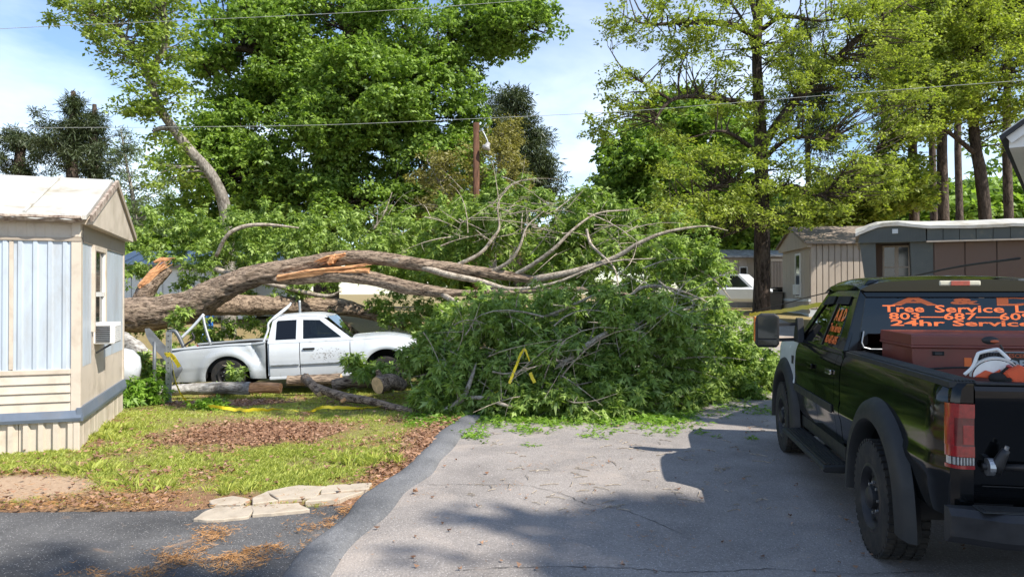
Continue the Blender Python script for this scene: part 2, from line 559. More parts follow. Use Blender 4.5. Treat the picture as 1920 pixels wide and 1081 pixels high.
M['dead_leaf'] = leaf_mat('dead_leaf', (0.12, 0.055, 0.03), (0.40, 0.23, 0.14), 0.1, (1.2, 1.0, 0.7), 0.8)
M['straw'] = leaf_mat('straw', (0.22, 0.10, 0.035), (0.45, 0.24, 0.09), 0.1, (1.2, 1.0, 0.7), 0.8)

# ------------------------------------------------------------------ foliage helpers
def leaf_template(n_leaf, length, width, lobed, droop, seed, upright=0.0):
    """a sprig: n leaves around a twig tip; returns verts (k,3) and faces"""
    r = np.random.default_rng(seed)
    V, Fc = [], []
    for i in range(n_leaf):
        az = 2 * math.pi * (i / n_leaf) + r.uniform(-0.5, 0.5)
        el = r.uniform(-droop, droop * 0.25 + upright)
        d = np.array([math.cos(az) * math.cos(el), math.sin(az) * math.cos(el), math.sin(el)])
        s_ = np.cross(d, [0, 0, 1.0])
        s_ /= np.linalg.norm(s_) + 1e-9
        roll = r.uniform(-0.9, 0.9)
        nrm = np.cross(s_, d)
        s2 = s_ * math.cos(roll) + nrm * math.sin(roll)
        n2 = np.cross(s2, d)
        Ln = length * r.uniform(0.7, 1.25)
        W = width * r.uniform(0.75, 1.2)
        base = d * length * r.uniform(0.05, 0.35) + r.normal(0, length * 0.12, 3)
        fold = 0.22 * W
        sag = np.array([0, 0, -0.12 * Ln])
        if lobed:
            # one long middle lobe and two side lobes
            def dia(b0, dd, ln, wd, sg):
                sd = np.cross(n2, dd)
                o = len(V)
                V.extend([b0, b0 + dd * ln * 0.5 + sd * wd * 0.5 - n2 * fold * sg, b0 + dd * ln + sag * ln / Ln, b0 + dd * ln * 0.5 - sd * wd * 0.5 - n2 * fold * sg])
                Fc.append((o, o + 1, o + 2, o + 3))
            dia(base, d, Ln, W * 0.42, 0.0)
            for k_ in (-1, 1):
                dd = d * 0.72 + s2 * 0.69 * k_
                dia(base + d * Ln * 0.2, dd / np.linalg.norm(dd), Ln * 0.52, W * 0.34, 0.6)
        else:
            pts = [base, base + d * Ln * 0.5 + s2 * W * 0.5, base + d * Ln + sag, base + d * Ln * 0.5 - s2 * W * 0.5]
            o = len(V)
            V.extend(pts)
            Fc.append((o, o + 1, o + 2, o + 3))
    return np.array(V), np.array(Fc)

def cloud_mesh(name, pos, scl, templates, tilt=0.5):
    """copies of the templates at pos (N,3), turned at random, as one mesh of quads"""
    pos = np.asarray(pos, float)
    N = len(pos)
    scl = np.asarray(scl, float)
    which = rng.integers(0, len(templates), N)
    AV, AF = [], []
    off = 0
    for k, (tv, tf) in enumerate(templates):
        idx = np.where(which == k)[0]
        if len(idx) == 0:
            continue
        n = len(idx)
        az = rng.uniform(0, 2 * np.pi, n)
        tx = rng.normal(0, tilt, n)
        ca, sa = np.cos(az), np.sin(az)
        ct, st = np.cos(tx), np.sin(tx)
        Rm = np.zeros((n, 3, 3))
        # Rz(az) * Rx(tx)
        Rm[:, 0, 0] = ca; Rm[:, 0, 1] = -sa * ct; Rm[:, 0, 2] = sa * st
        Rm[:, 1, 0] = sa; Rm[:, 1, 1] = ca * ct; Rm[:, 1, 2] = -ca * st
        Rm[:, 2, 1] = st; Rm[:, 2, 2] = ct
        vv = np.einsum('nij,kj->nki', Rm, tv) * scl[idx][:, None, None] + pos[idx][:, None, :]
        m = len(tv)
        ff = tf[None, :, :] + (np.arange(n) * m)[:, None, None] + off
        AV.append(vv.reshape(-1, 3))
        AF.append(ff.reshape(-1, tf.shape[1]))
        off += n * m
    V = np.concatenate(AV)
    Fc = np.concatenate(AF)
    me = bpy.data.meshes.new(name)
    me.vertices.add(len(V))
    me.vertices.foreach_set('co', V.ravel())
    nf, q = Fc.shape
    me.loops.add(nf * q)
    me.loops.foreach_set('vertex_index', Fc.ravel().astype(np.int32))
    me.polygons.add(nf)
    me.polygons.foreach_set('loop_start', (np.arange(nf) * q).astype(np.int32))
    me.update(calc_edges=True)
    return me

T_BIG = [leaf_template(8, 0.15, 0.095, True, 1.25, s) for s in range(8)]         # fallen oak sprigs
T_MID = [leaf_template(8, 0.24, 0.15, False, 0.9, s + 20) for s in range(8)]     # trees 25 to 45 m away
T_OAK = [leaf_template(7, 0.19, 0.12, False, 0.7, s + 40, 0.5) for s in range(6)]
T_NEEDLE = [leaf_template(12, 0.34, 0.05, False, 0.9, s + 60, 0.6) for s in range(4)]
T_TINY = [leaf_template(7, 0.12, 0.06, False, 0.9, s + 80, 0.4) for s in range(4)]

def in_ellipsoid(n, c, r, inner=0.0):
    d = rng.normal(0, 1, (n, 3))
    d /= np.linalg.norm(d, axis=1)[:, None]
    q = rng.uniform(inner ** 3, 1, n) ** (1 / 3)
    return np.array(c) + d * q[:, None] * np.array(r)
# ================================================================== the lot: ground, road, drive
def G(u, v):
    """flat-ground point seen at photograph pixel"""
    d = CAM_H * F / (v - 550)
    return Vector(((u - 960) / F * d, d, 0))

def xL(y):
    return -1.43 + 0.125 * (y - 4.96) + 0.03 * math.sin(y * 1.7) + 0.02 * math.sin(y * 4.1 + 1)

def nz2(x, y, s, o=0.0):
    return mnoise.noise(Vector((x * s + o, y * s - o, o * 0.37)))

def ell(x, y, cx, cy, rx, ry):
    return max(0.0, 1 - math.hypot((x - cx) / rx, (y - cy) / ry))

def zones(x, y):
    """bare, grass, litter weights of the yard at x, y"""
    n = nz2(x, y, 0.9) * 0.5 + nz2(x, y, 2.6, 3.1) * 0.35 + nz2(x, y, 7.0, 5.0) * 0.2
    bare = ss(0.0, 0.35, ell(x, y, -4.95, 7.25, 0.95, 0.62) + 0.22 * n)
    lit = ss(0.0, 0.55, ell(x, y, -3.55, 10.15, 1.75, 1.35) + 0.75 * n)
    lit = max(lit, ss(0.0, 0.5, ell(x, y, -5.1, 13.4, 1.4, 1.0) + 0.7 * n))
    lit = max(lit, 0.5 * ss(0.28, 0.5, nz2(x, y, 1.4, 11.0) + 0.5 * nz2(x, y, 4.5, 2.0)))
    edge = x - xL(y)
    lit = max(lit, ss(-0.85, -0.25, edge + 0.6 * n) * (1 if edge < 0 else 0) * ss(13, 11, y))
    near = ss(7.3, 6.6, y + 0.9 * n + 0.12 * x)
    lit = max(lit, near * 0.9)
    lit *= 1 - 0.93 * bare
    g = (1 - lit) * (1 - bare) * (0.55 + 0.45 * ss(-0.25, 0.3, n + 0.2))
    if y > 17:
        g *= 0.8
    return bare, g, lit

def grid_axis(fine0, fine1, step, far0, far1):
    a = list(np.arange(fine0, fine1 + 1e-6, step))
    st, p = step, fine1
    while p < far1:
        st *= 1.25
        p += st
        a.append(p)
    st, p = step, fine0
    while p > far0:
        st *= 1.25
        p -= st
        a.insert(0, p)
    return a

gx = grid_axis(-9, 3, 0.13, -320, 320)
gy = grid_axis(4.5, 17, 0.13, -60, 700)
V, att = [], []
for y in gy:
    for x in gx:
        z = H(x, y) + 0.02 * nz2(x, y, 1.2)* (1 if y > 5 else 0)
        if y < 13 and x > xL(y) - 0.15:
            z = H(x, y) - 0.03
        elif x > xL(y) - 0.15 and y < 26:
            z = H(x, y) - 0.03
        elif y < 6.9:
            z = H(x, y) - 0.03 * ss(6.9, 6.5, y)
        V.append((x, y, z))
        att.append(zones(x, y) if (-12 < x < 3 and 4 < y < 20) else (0.15, 0.6, 0.25))
nx = len(gx)
Fc = [(j * nx + i, j * nx + i + 1, (j + 1) * nx + i + 1, (j + 1) * nx + i) for j in range(len(gy) - 1) for i in range(nx - 1)]
me = bpy.data.meshes.new('ground')
me.from_pydata(V, [], Fc)
for k, nm in enumerate(('bare', 'turf', 'litter')):
    a = me.attributes.new(nm, 'FLOAT', 'POINT')
    a.data.foreach_set('value', [t_[k] for t_ in att])
me.polygons.foreach_set('use_smooth', [True] * len(me.polygons))

m, t, o = new_mat('ground')
p = t.nodes.new('ShaderNodeBsdfPrincipled')
p.inputs['Roughness'].default_value = 0.95
p.inputs['Specular IOR Level'].default_value = 0.15
vec = coords(t)
nA = tnoise(t, 26, 6, 0.7, vec)
nB = tnoise(t, 3.0, 4, 0.6, vec)
nC = tnoise(t, 95, 3, 0.7, vec)
def attr(nm):
    a = t.nodes.new('ShaderNodeAttribute')
    a.attribute_name = nm
    return a.outputs['Fac']
soil = ramp(t, [(0.3, (0.13, 0.085, 0.05)), (0.7, (0.29, 0.205, 0.135))], nA.outputs['Fac']).outputs[0]
litc = ramp(t, [(0.32, (0.09, 0.042, 0.022)), (0.5, (0.25, 0.13, 0.075)), (0.68, (0.42, 0.26, 0.17))], nC.outputs['Fac']).outputs[0]
turf = ramp(t, [(0.3, (0.12, 0.12, 0.03)), (0.7, (0.36, 0.32, 0.11))], nA.outputs['Fac']).outputs[0]
turf = mix(t, ramp(t, [(0.5, 0.0), (0.72, 0.6)], nB.outputs['Fac']).outputs[0], turf, soil)
barec = ramp(t, [(0.3, (0.36, 0.24, 0.155)), (0.7, (0.52, 0.38, 0.26))], nA.outputs['Fac']).outputs[0]
c = mix(t, attr('litter'), soil, litc)
c = mix(t, attr('turf'), c, turf)
c = mix(t, attr('bare'), c, barec)
L(t, c, p.inputs['Base Color'])
L(t, bump(t, nC.outputs['Fac'], 0.6, 0.03), p.inputs['Normal'])
L(t, p.outputs[0], o.inputs['Surface'])
tag(link('ground', me, m), kind='structure')

def asphalt(name, lo, hi, speck, stain=None, sp_hi=0.5, dust=None):
    m, t, o = new_mat(name)
    p = t.nodes.new('ShaderNodeBsdfPrincipled')
    vec = coords(t)
    a = tnoise(t, 1.1, 6, 0.62, vec, 0.4)
    c = ramp(t, [(0.3, lo), (0.7, hi)], a.outputs['Fac']).outputs[0]
    fine = tnoise(t, 38, 5, 0.8, vec)
    c = mix(t, 0.75, c, ramp(t, [(0.3, 0.28), (0.7, 0.68)], fine.outputs['Fac']).outputs[0], 'OVERLAY')
    vo = t.nodes.new('ShaderNodeTexVoronoi')
    vo.inputs['Scale'].default_value = 62
    L(t, vec, vo.inputs['Vector'])
    sp = ramp(t, [(0.16, 1.0), (0.3, 0.0)], vo.outputs['Distance']).outputs[0]
    wn = t.nodes.new('ShaderNodeTexWhiteNoise')
    L(t, vo.outputs['Position'], wn.inputs['Vector'])
    sp = mix(t, 1.0, sp, ramp(t, [(0.45, 0.0), (0.75, sp_hi)], wn.outputs['Value']).outputs[0], 'MULTIPLY')
    c = mix(t, sp, c, speck)
    if dust is not None:
        n2 = tnoise(t, 0.75, 7, 0.7, vec, 0.8)
        c = mix(t, ramp(t, [(0.53, 0.0), (0.72, 0.75)], n2.outputs['Fac']).outputs[0], c, dust)
    if stain is not None:
        n3 = tnoise(t, 2.3, 8, 0.72, vec, 0.6)
        c = mix(t, ramp(t, [(0.6, 0.0), (0.7, 0.8)], n3.outputs['Fac']).outputs[0], c, stain)
    L(t, c, p.inputs['Base Color'])
    p.inputs['Roughness'].default_value = 0.85
    p.inputs['Specular IOR Level'].default_value = 0.3
    hb = mix(t, 0.5, fine.outputs['Fac'], vo.outputs['Distance'])
    L(t, bump(t, hb, 0.7, 0.012), p.inputs['Normal'])
    L(t, p.outputs[0], o.inputs['Surface'])
    return m
M['road'] = asphalt('road', (0.215, 0.194, 0.18), (0.335, 0.30, 0.275), (0.66, 0.62, 0.59), None, 0.8, (0.42, 0.355, 0.305))
M['drive'] = asphalt('drive', (0.05, 0.05, 0.052), (0.14, 0.136, 0.134), (0.5, 0.48, 0.46), (0.30, 0.20, 0.13), 0.85)
M['berm'] = asphalt('berm', (0.085, 0.087, 0.092), (0.2, 0.2, 0.205), (0.4, 0.4, 0.41), None, 0.7)
M['crack'] = surf('crack', (0.03, 0.026, 0.022), 0.95)

# road sheet
ys = list(np.arange(-30, 4, 2.0)) + list(np.arange(4, 15, 0.25)) + list(np.arange(15, 27, 0.6))
mb = MB()
secs = []
for y in ys:
    x0 = xL(y)
    row = []
    for k in range(25):
        x = x0 + (9.5 - x0) * k / 24
        row.append(Vector((x, y, H(x, y) + 0.004 + 0.006 * nz2(x, y, 0.6))))
    secs.append(row)
mb.loft(secs, False, False)
road = mb.build('road', M['road'], smooth=True)
tag(road, kind='structure')

def ribbon(pts, w_, name, mat, parent, lift=0.009, jit=0.014):
    mb = MB()
    left, right = [], []
    cp = curve_pts([(p.x, p.y) for p in pts], 10)
    for i, q in enumerate(cp):
        x = q[0] + random.uniform(-jit, jit)
        y = q[1] + random.uniform(-jit, jit)
        a, b_ = cp[max(0, i - 1)], cp[min(len(cp) - 1, i + 1)]
        d = Vector((b_[0] - a[0], b_[1] - a[1])).normalized()
        ww = w_ * random.uniform(0.3, 1.2) / 2
        z = H(x, y) + lift
        left.append((x - d.y * ww, y + d.x * ww, z))
        right.append((x + d.y * ww, y - d.x * ww, z))
    mb.loft([left, right], False, False)
    return mb.build(name, mat, parent)
ribbon([G(870, 1068), G(1000, 1062), G(1150, 1064), G(1300, 1072), G(1450, 1066), G(1600, 1075), G(1750, 1070)], 0.008, 'crack', M['crack'], road)
ribbon([G(800, 909), G(900, 908), G(985, 910), G(1050, 925), G(1100, 945)], 0.008, 'crack', M['crack'], road)
ribbon([G(1100, 945), G(1180, 960), G(1280, 1000)], 0.006, 'crack', M['crack'], road)

# rolled asphalt edge along the yard side of the road
mb = MB()
secs = []
for y in np.arange(1.5, 11.7, 0.1):
    x = xL(y)
    wl = 0.17 + 0.05 * nz2(x, y, 1.3, 2)
    wr = 0.20 + 0.05 * nz2(x, y, 1.1, 8)
    hh = (0.055 + 0.02 * nz2(x, y, 1.6, 4)) * ss(11.7, 11.0, y)
    sec = []
    for k in range(11):
        tt = -1 + 2 * k / 10
        sec.append(Vector((x + (wl if tt < 0 else wr) * tt, y, 0.012 + hh * (1 - tt * tt) ** 0.8 - (0.04 if abs(tt) == 1 else 0) + 0.006 * nz2(x + tt, y, 6))))
    secs.append(sec)
mb.loft(secs, False, False)
tag(mb.build('road_kerb', M['berm'], smooth=True), kind='structure')

# neighbouring drive in the lower left
mb = MB()
secs = []
for k in range(90):
    x = -16 + (xL(5.5) - 0.02 + 16) * k / 89
    far = 6.55 + 0.16 * nz2(x, 0, 1.1, 3) + 0.08 * nz2(x, 0, 4.0, 1) + 0.35 * ss(-3.2, -1.5, x)
    row = []
    for j in range(14):
        y = -10 + (far + 10) * j / 13
        row.append(Vector((min(x, xL(y) - 0.02), y, 0.006 if j < 13 else -0.02)))
    secs.append(row)
mb.loft(secs, False, False)
tag(mb.build('driveway', M['drive'], smooth=True), kind='structure')

# broken concrete path: each slab piece its own part
path = tag(empty('broken_path', G(540, 945)), kind='structure')
slabs = [[(365, 972), (400, 955), (475, 950), (470, 968), (420, 975)],
         [(477, 950), (560, 945), (576, 957), (473, 968)],
         [(400, 940), (440, 932), (470, 938), (452, 947), (405, 948)],
         [(474, 937), (500, 925), (519, 940), (480, 946)],
         [(505, 924), (560, 914), (609, 915), (589, 935), (524, 941)],
         [(614, 914), (697, 910), (685, 921), (602, 929)],
         [(600, 933), (681, 925), (640, 938), (579, 944)]]
for i, pl in enumerate(slabs):
    pts = [G(*q) for q in pl]
    c = sum(pts, Vector()) / len(pts)
    rag = []
    for a, b_ in zip(pts, pts[1:] + pts[:1]):
        for k in range(6):
            q = a.lerp(b_, k / 6)
            q += Vector((nz2(q.x, q.y, 5, i), nz2(q.x, q.y, 5, i + 9), 0)) * 0.05 + (q - c).normalized() * 0.012
            rag.append(q - path.location + Vector((0, 0, -0.042 + 0.003 * i)))
    MB().prism(rag, (0, 0, 0.058)).build('slab', M['concrete'], path, bevel=0.006, seg=1)

# gravel-pale track beyond the fallen crown on the right
mb = MB()
secs = []
for k in range(30):
    x = 4.5 + 14 * k / 29
    row = []
    for j in range(6):
        y = 21.0 + 0.25 * nz2(x, 0, 0.7) + 2.2 * j / 5 + (0.04 * (x - 6))
        row.append(Vector((x, y, H(x, y) + 0.012 - (0.06 if j in (0, 5) else 0))))
    secs.append(row)
mb.loft(secs, False, False)
M['track'] = surf('track', (0.34, 0.27, 0.22), 0.95, 0, 0.15, 3, bmp=0.3)
tag(mb.build('dirt_track', M['track'], smooth=True), kind='structure')

# ---- grass blades, dead leaves, straw
def tuft(n, h, w_, seed):
    r = np.random.default_rng(seed)
    V, Fc = [], []
    for i in range(n):
        az = r.uniform(0, 6.28)
        ln = r.uniform(0.1, 0.65)
        b_ = np.array([r.normal(0, 0.02), r.normal(0, 0.02), -0.01])
        hh = h * r.uniform(0.5, 1.2)
        s_ = np.array([-math.sin(az), math.cos(az), 0]) * w_ / 2
        d = np.array([math.cos(az) * ln, math.sin(az) * ln, 1.0])
        mid = b_ + d * hh * 0.55
        tip = b_ + np.array([d[0] * 1.5, d[1] * 1.5, 0.85]) * hh
        o = len(V)
        V += [b_ - s_, b_ + s_, mid + s_ * 0.8, tip]
        Fc.append((o, o + 1, o + 2, o + 3))
    return np.array(V), np.array(Fc)
T_GRASS = [tuft(9, 0.045, 0.005, s) for s in range(6)]
pts, sc = [], []
for i in range(70000):
    y = 6.6 + 9.5 * random.random() ** 1.25
    x0 = -1.0 * y * 0.72
    x = random.uniform(max(-8.5, x0), xL(y) - 0.16)
    b_, g, l_ = zones(x, y)
    if random.random() < g ** 1.3 * 1.1 * (0.35 + 0.65 * ss(-0.3, 0.15, nz2(x, y, 1.9, 13.0) + 0.5 * nz2(x, y, 5.0, 6.0))):
        pts.append((x, y, H(x, y)))
        sc.append(random.uniform(0.45, 1.1) * (0.55 + 0.6 * g) * (1.0 + 0.6 * max(0, nz2(x, y, 0.8, 7))))
tag(link('grass', cloud_mesh('grass', pts, sc, T_GRASS, 0.1), M['grass']), 'short yellow green grass of the yard between trailer and road', 'grass', kind='stuff')

def curl(seed, L_, W_):
    r = np.random.default_rng(seed)
    k = r.uniform(0.01, 0.03)
    return np.array([[-L_ / 2, 0, k], [0, W_ / 2, 0.004], [L_ / 2, 0, k * 1.3], [0, -W_ / 2, 0.008]]), np.array([(0, 1, 2, 3)])
T_DEAD = [curl(s, 0.065, 0.04) for s in range(6)]
T_STRAW = [curl(s, 0.075, 0.0045) for s in range(4)]
pts, sc, ps, scs = [], [], [], []
for i in range(42000):
    y = 6.5 + 8.5 * random.random() ** 1.2
    x = random.uniform(max(-8.5, -0.72 * y), xL(y) - 0.1)
    b_, g, l_ = zones(x, y)
    near = ss(8.2, 7.2, y)
    if -3.1 < x < -1.35 and 6.25 < y < 7.35 and random.random() < 0.88:
        continue
    if random.random() < 0.75 * l_ ** 1.6 * (1 - 0.88 * near) + 0.018:
        pts.append((x, y, H(x, y) + random.uniform(0.005, 0.045)))
        sc.append(random.uniform(0.5, 1.1))
    elif random.random() < l_ * 0.8:
        ps.append((x, y, H(x, y) + random.uniform(0.0, 0.02)))
        scs.append(random.uniform(0.5, 1.3))
# straw drifts on the drive and along the kerb
for (u0, v0, u1, v1, wd, n) in ((700, 940, 590, 1075, 0.13, 1500), (640, 1000, 420, 1040, 0.10, 800), (420, 1040, 200, 1075, 0.16, 900), (690, 955, 600, 990, 0.16, 700), (400, 990, 410, 1030, 0.08, 350), (340, 1060, 560, 1050, 0.14, 500), (860, 800, 700, 930, 0.12, 900)):
    a, b_ = G(u0, v0), G(u1, v1)
    for i in range(n * 2):
        q = a.lerp(b_, random.random())
        x, y = q.x + random.gauss(0, wd), q.y + random.gauss(0, wd)
        if nz2(x, y, 2.6, 4.4) + 0.5 * nz2(x, y, 7.0, 1.4) < random.uniform(-0.25, 0.3):
            continue
        if x < xL(y) - 0.12:
            ps.append((x, y, 0.008 + random.random() * 0.015))
            scs.append(random.uniform(0.4, 1.1))
# scraps over the road
for i in range(900):
    y = 4.4 + 9 * random.random() ** 1.3
    x = random.uniform(xL(y) + 0.1, xL(y) + 5.5)
    if random.random() < 0.25:
        pts.append((x, y, 0.012)); sc.append(random.uniform(0.3, 0.9))
    else:
        ps.append((x, y, 0.012)); scs.append(random.uniform(0.2, 0.8))
for (u, v) in ((780, 926), (1000, 872), (1110, 872), (1200, 1010), (1280, 945), (1250, 1035), (1090, 958), (960, 912)):
    q = G(u, v)
    for i in range(26):
        ps.append((q.x + random.gauss(0, 0.10), q.y + random.gauss(0, 0.07), 0.012)); scs.append(random.uniform(0.3, 0.8))
pts.append((G(780, 926).x, G(780, 926).y, 0.02)); sc.append(1.4)
tag(link('dead_leaves', cloud_mesh('dead_leaves', pts, sc, T_DEAD, 0.35), M['dead_leaf']), 'dry brown leaves lying in drifts on the yard', 'leaf litter', kind='stuff')
tag(link('pine_straw', cloud_mesh('pine_straw', ps, scs, T_STRAW, 0.12), M['straw']), 'rusty pine straw scattered along the kerb and drive', 'pine straw', kind='stuff')
# ================================================================== left mobile home
def V3(*a):
    return Vector(a)

home = empty('mobile_home', (-5.26, 9.0, 0), math.atan2(0.33, 0.944))
tag(home, 'cream mobile home with pale blue ribbed panels, white roof and a window air conditioner', 'mobile home')
WD = 3.2
LN = 9.0
# inner shell
MB().b(-LN, -0.03, 0.03, WD, 0.05, 2.82).build('wall', M['cream_dark'], home)

def ribbed(x0, x1, z0, z1, y, pitch, depth, rib, mapf, base=0.0):
    """sheet with raised ribs; mapf turns (along, out, z) into a point"""
    prof = []
    x = x0
    prof.append((x0, base))
    c = x0 + pitch / 2
    while c + rib < x1:
        prof += [(c - rib, base), (c - rib * 0.55, depth), (c + rib * 0.55, depth), (c + rib, base)]
        c += pitch
    prof.append((x1, base))
    mb = MB()
    back = base - 0.012
    mb.loft([[mapf(a, o_, z0) for a, o_ in prof] + [mapf(x1, back, z0), mapf(x0, back, z0)],
             [mapf(a, o_, z1) for a, o_ in prof] + [mapf(x1, back, z1), mapf(x0, back, z1)]], True, True)
    return mb
front = lambda a, o_, z: V3(a, -o_, z)
endw = lambda a, o_, z: V3(o_, a, z)
# blue ribbed sheets of the front, each its own part
xs = [-0.09]
while xs[-1] > -4.5:
    xs.append(xs[-1] - 0.62)
for i in range(len(xs) - 1):
    pn = ribbed(xs[i + 1] + 0.012, xs[i], 0.99, 2.53, 0, 0.155, 0.022, 0.036, front, 0.004 + 0.002 * (i % 2)).build('wall_panel', M['blue_panel'], home)
    MB().b(xs[i + 1] - 0.02, xs[i + 1] + 0.022, -0.022, -0.007, 1.0, 2.52).build('seam_strip', M['cream'], home)
    for r_ in (1.04, 2.02):
        mb = MB()
        for k in range(4):
            cx = xs[i] - 0.07 - 0.155 * k
            mb.lathe([(0.0, -0.006), (0.007, -0.004), (0.009, 0.004)], (cx + 0.01, -0.012, r_), (0, 1, 0), 8)
        tag(mb.build('screws', M['steel_dark'], home), kind='stuff')
MB().b(-LN, -4.6, -0.004, 0.02, 0.99, 2.53).build('wall_panel', M['cream'], home)
# cream corner board, ledge, fascia
MB().b(-0.088, 0.018, -0.026, 0.085, 0.36, 2.56).build('corner_board', M['cream'], home, bevel=0.006)
MB().b(-LN, -0.088, -0.03, 0.02, 0.93, 0.99).build('ledge', M['cream'], home, bevel=0.006)
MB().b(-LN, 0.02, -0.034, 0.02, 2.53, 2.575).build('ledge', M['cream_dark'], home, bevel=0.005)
ribbed(-4.6, -0.09, 2.575, 2.84, 0, 0.19, 0.012, 0.05, front, 0.004).build('fascia_panel', M['cream'], home)
MB().b(-0.09, 0.016, -0.03, 0.1, 2.575, 2.84).build('corner_board', M['cream'], home, bevel=0.02, seg=3)
# lap siding under the ledge
for k in range(4):
    z0 = 0.49 + 0.11 * k
    mb = MB()
    mb.loft([[V3(x, -0.030, z0), V3(x, -0.008, z0 + 0.108), V3(x, 0.02, z0 + 0.108), V3(x, 0.02, z0)] for x in (-LN, -0.09)])
    mb.build('siding_board', M['cream'], home)
# blue grey drip strip and skirting
MB().loft([[V3(x, -0.05, 0.36), V3(x, -0.06, 0.40), V3(x, -0.035, 0.49), V3(x, 0.0, 0.49), V3(x, 0.0, 0.36)] for x in (-LN, -3.0, 0.03)]).build('trim_strip', M['blue_trim'], home)
MB().loft([[V3(0.05, y, 0.36), V3(0.055, y, 0.40), V3(0.03, y, 0.52), V3(-0.02, y, 0.52), V3(-0.02, y, 0.36)] for y in (-0.05, 1.6, WD)]).build('trim_strip', M['blue_trim'], home)
for i in range(7):
    ribbed(-0.02 - 0.62 * (i + 1) + 0.008, -0.02 - 0.62 * i, -0.06, 0.37, 0, 0.155, 0.03, 0.045, front, -0.012 + 0.003 * (i % 2)).build('skirting_panel', M['cream'], home)
MB().b(-0.06, 0.012, -0.035, 0.06, -0.06, 0.36).build('corner_board', M['cream'], home, bevel=0.01)
for i in range(3):
    ribbed(0.06 + i * 1.05, 0.06 + (i + 1) * 1.05 - 0.01, -0.2, 0.37, 0, 0.35, 0.006, 0.03, endw, 0.0 + 0.003 * (i % 2)).build('skirting_panel', M['cream'], home)
# end wall
MB().b(-0.02, 0.004, 0.085, WD, 0.5, 1.0).build('wall_panel', M['cream'], home)
ribbed(0.10, 0.66, 1.0, 2.53, 0, 0.19, 0.008, 0.03, endw, 0.006).build('wall_panel', M['blue_panel'], home)
ribbed(1.52, WD - 0.09, 1.0, 2.53, 0, 0.3, 0.008, 0.03, endw, 0.006).build('wall_panel', M['blue_panel'], home)
MB().b(-0.02, 0.006, 0.66, 1.52, 0.98, 1.40).build('wall_panel', M['cream'], home)
MB().b(-0.06, 0.016, WD - 0.085, WD + 0.02, 0.36, 2.56).build('corner_board', M['cream'], home, bevel=0.006)
MB().b(-0.02, 0.022, 0.1, WD, 2.53, 2.84).build('fascia_panel', M['cream_dark'], home)  # darker cream paints in the overhang's shade on this band
# window
win = MB()
win.b(-0.02, 0.045, 0.66, 0.74, 1.40, 2.53)
win.b(-0.02, 0.045, 1.44, 1.52, 1.40, 2.53)
win.b(-0.02, 0.045, 0.74, 1.44, 2.46, 2.53)
wf = win.build('window', M['cream'], home, bevel=0.005)
MB().b(-0.01, 0.03, 0.74, 1.44, 1.86, 1.92).build('sash_rail', M['white_trim'], wf)
MB().b(-0.01, 0.03, 0.74, 0.78, 1.50, 2.46).build('sash_rail', M['white_trim'], wf)
MB().b(-0.01, 0.03, 1.40, 1.44, 1.50, 2.46).build('sash_rail', M['white_trim'], wf)
MB().b(-0.012, 0.006, 0.78, 1.40, 1.92, 2.46).build('pane', M['pane'], wf)
MB().b(-0.012, 0.004, 0.78, 1.40, 1.50, 1.86).build('pane', M['pane'], wf)
# roof: two slopes, folded metal edge, ragged front gutter
ez, rz = 2.86, 3.52
mb = MB()
prof = [V3(0, -0.16, ez - 0.02), V3(0, WD / 2, rz), V3(0, WD + 0.16, ez - 0.02), V3(0, WD + 0.16, ez - 0.07), V3(0, WD / 2, rz - 0.07), V3(0, -0.16, ez - 0.07)]
secs = []
for k in range(40):
    x = -LN + (LN + 0.10) * k / 39
    secs.append([q + V3(x, 0, 0.012 * nz2(x, q.y, 1.3)) for q in prof])
mb.loft(secs)
roof = mb.build('roof', M['roof_white'], home)
for k in range(4):
    x = -0.55 - k * 1.2
    MB().beam((x, -0.15, ez + 0.005), (x, WD / 2, rz + 0.018), 0.03, 0.02).build('seam_strip', M['roof_white'], roof)
mb = MB()
secs = []
for k in range(80):
    x = -4.6 + 4.66 * k / 79
    j = 0.018 * nz2(x, 0, 6) + 0.012 * nz2(x, 3, 17)
    secs.append([V3(x, -0.19 + j, ez - 0.01), V3(x, -0.20 + j, ez - 0.075 + 1.4 * j), V3(x, -0.15, ez - 0.09 + j), V3(x, -0.02, ez - 0.065), V3(x, -0.1, ez - 0.03)])
mb.loft(secs)
gut = mb.build('gutter_edge', M['roof_white'], roof)
mb = MB()
secs = []
for k in range(60):
    x = -4.5 + 4.55 * k / 59
    j = 0.02 * nz2(x, 9, 9)
    secs.append([V3(x, -0.208 + j, ez - 0.035), V3(x, -0.212 + j, ez - 0.06 + j), V3(x, -0.165, ez - 0.105 + j * 1.5), V3(x, -0.12, ez - 0.08)])
mb.loft(secs)
mb.build('rusty_edge', M['rust'], gut)['label'] = 'ragged rusty edge under the white roof'
# gable
MB().prism([V3(0.015, -0.02, 2.74), V3(0.015, WD + 0.02, 2.74), V3(0.015, WD + 0.02, ez - 0.06), V3(0.015, WD / 2, rz - 0.075), V3(0.015, -0.02, ez - 0.06)], (0.125, 0, 0)).build('gable', M['cream'], home)
for s_ in (0, 1):
    y0 = -0.16 if s_ == 0 else WD + 0.16
    MB().beam((0.155, y0, ez - 0.055), (0.155, WD / 2, rz - 0.045), 0.035, 0.085).build('rake_board', M['cream_dark'] if s_ else M['rust'], roof)

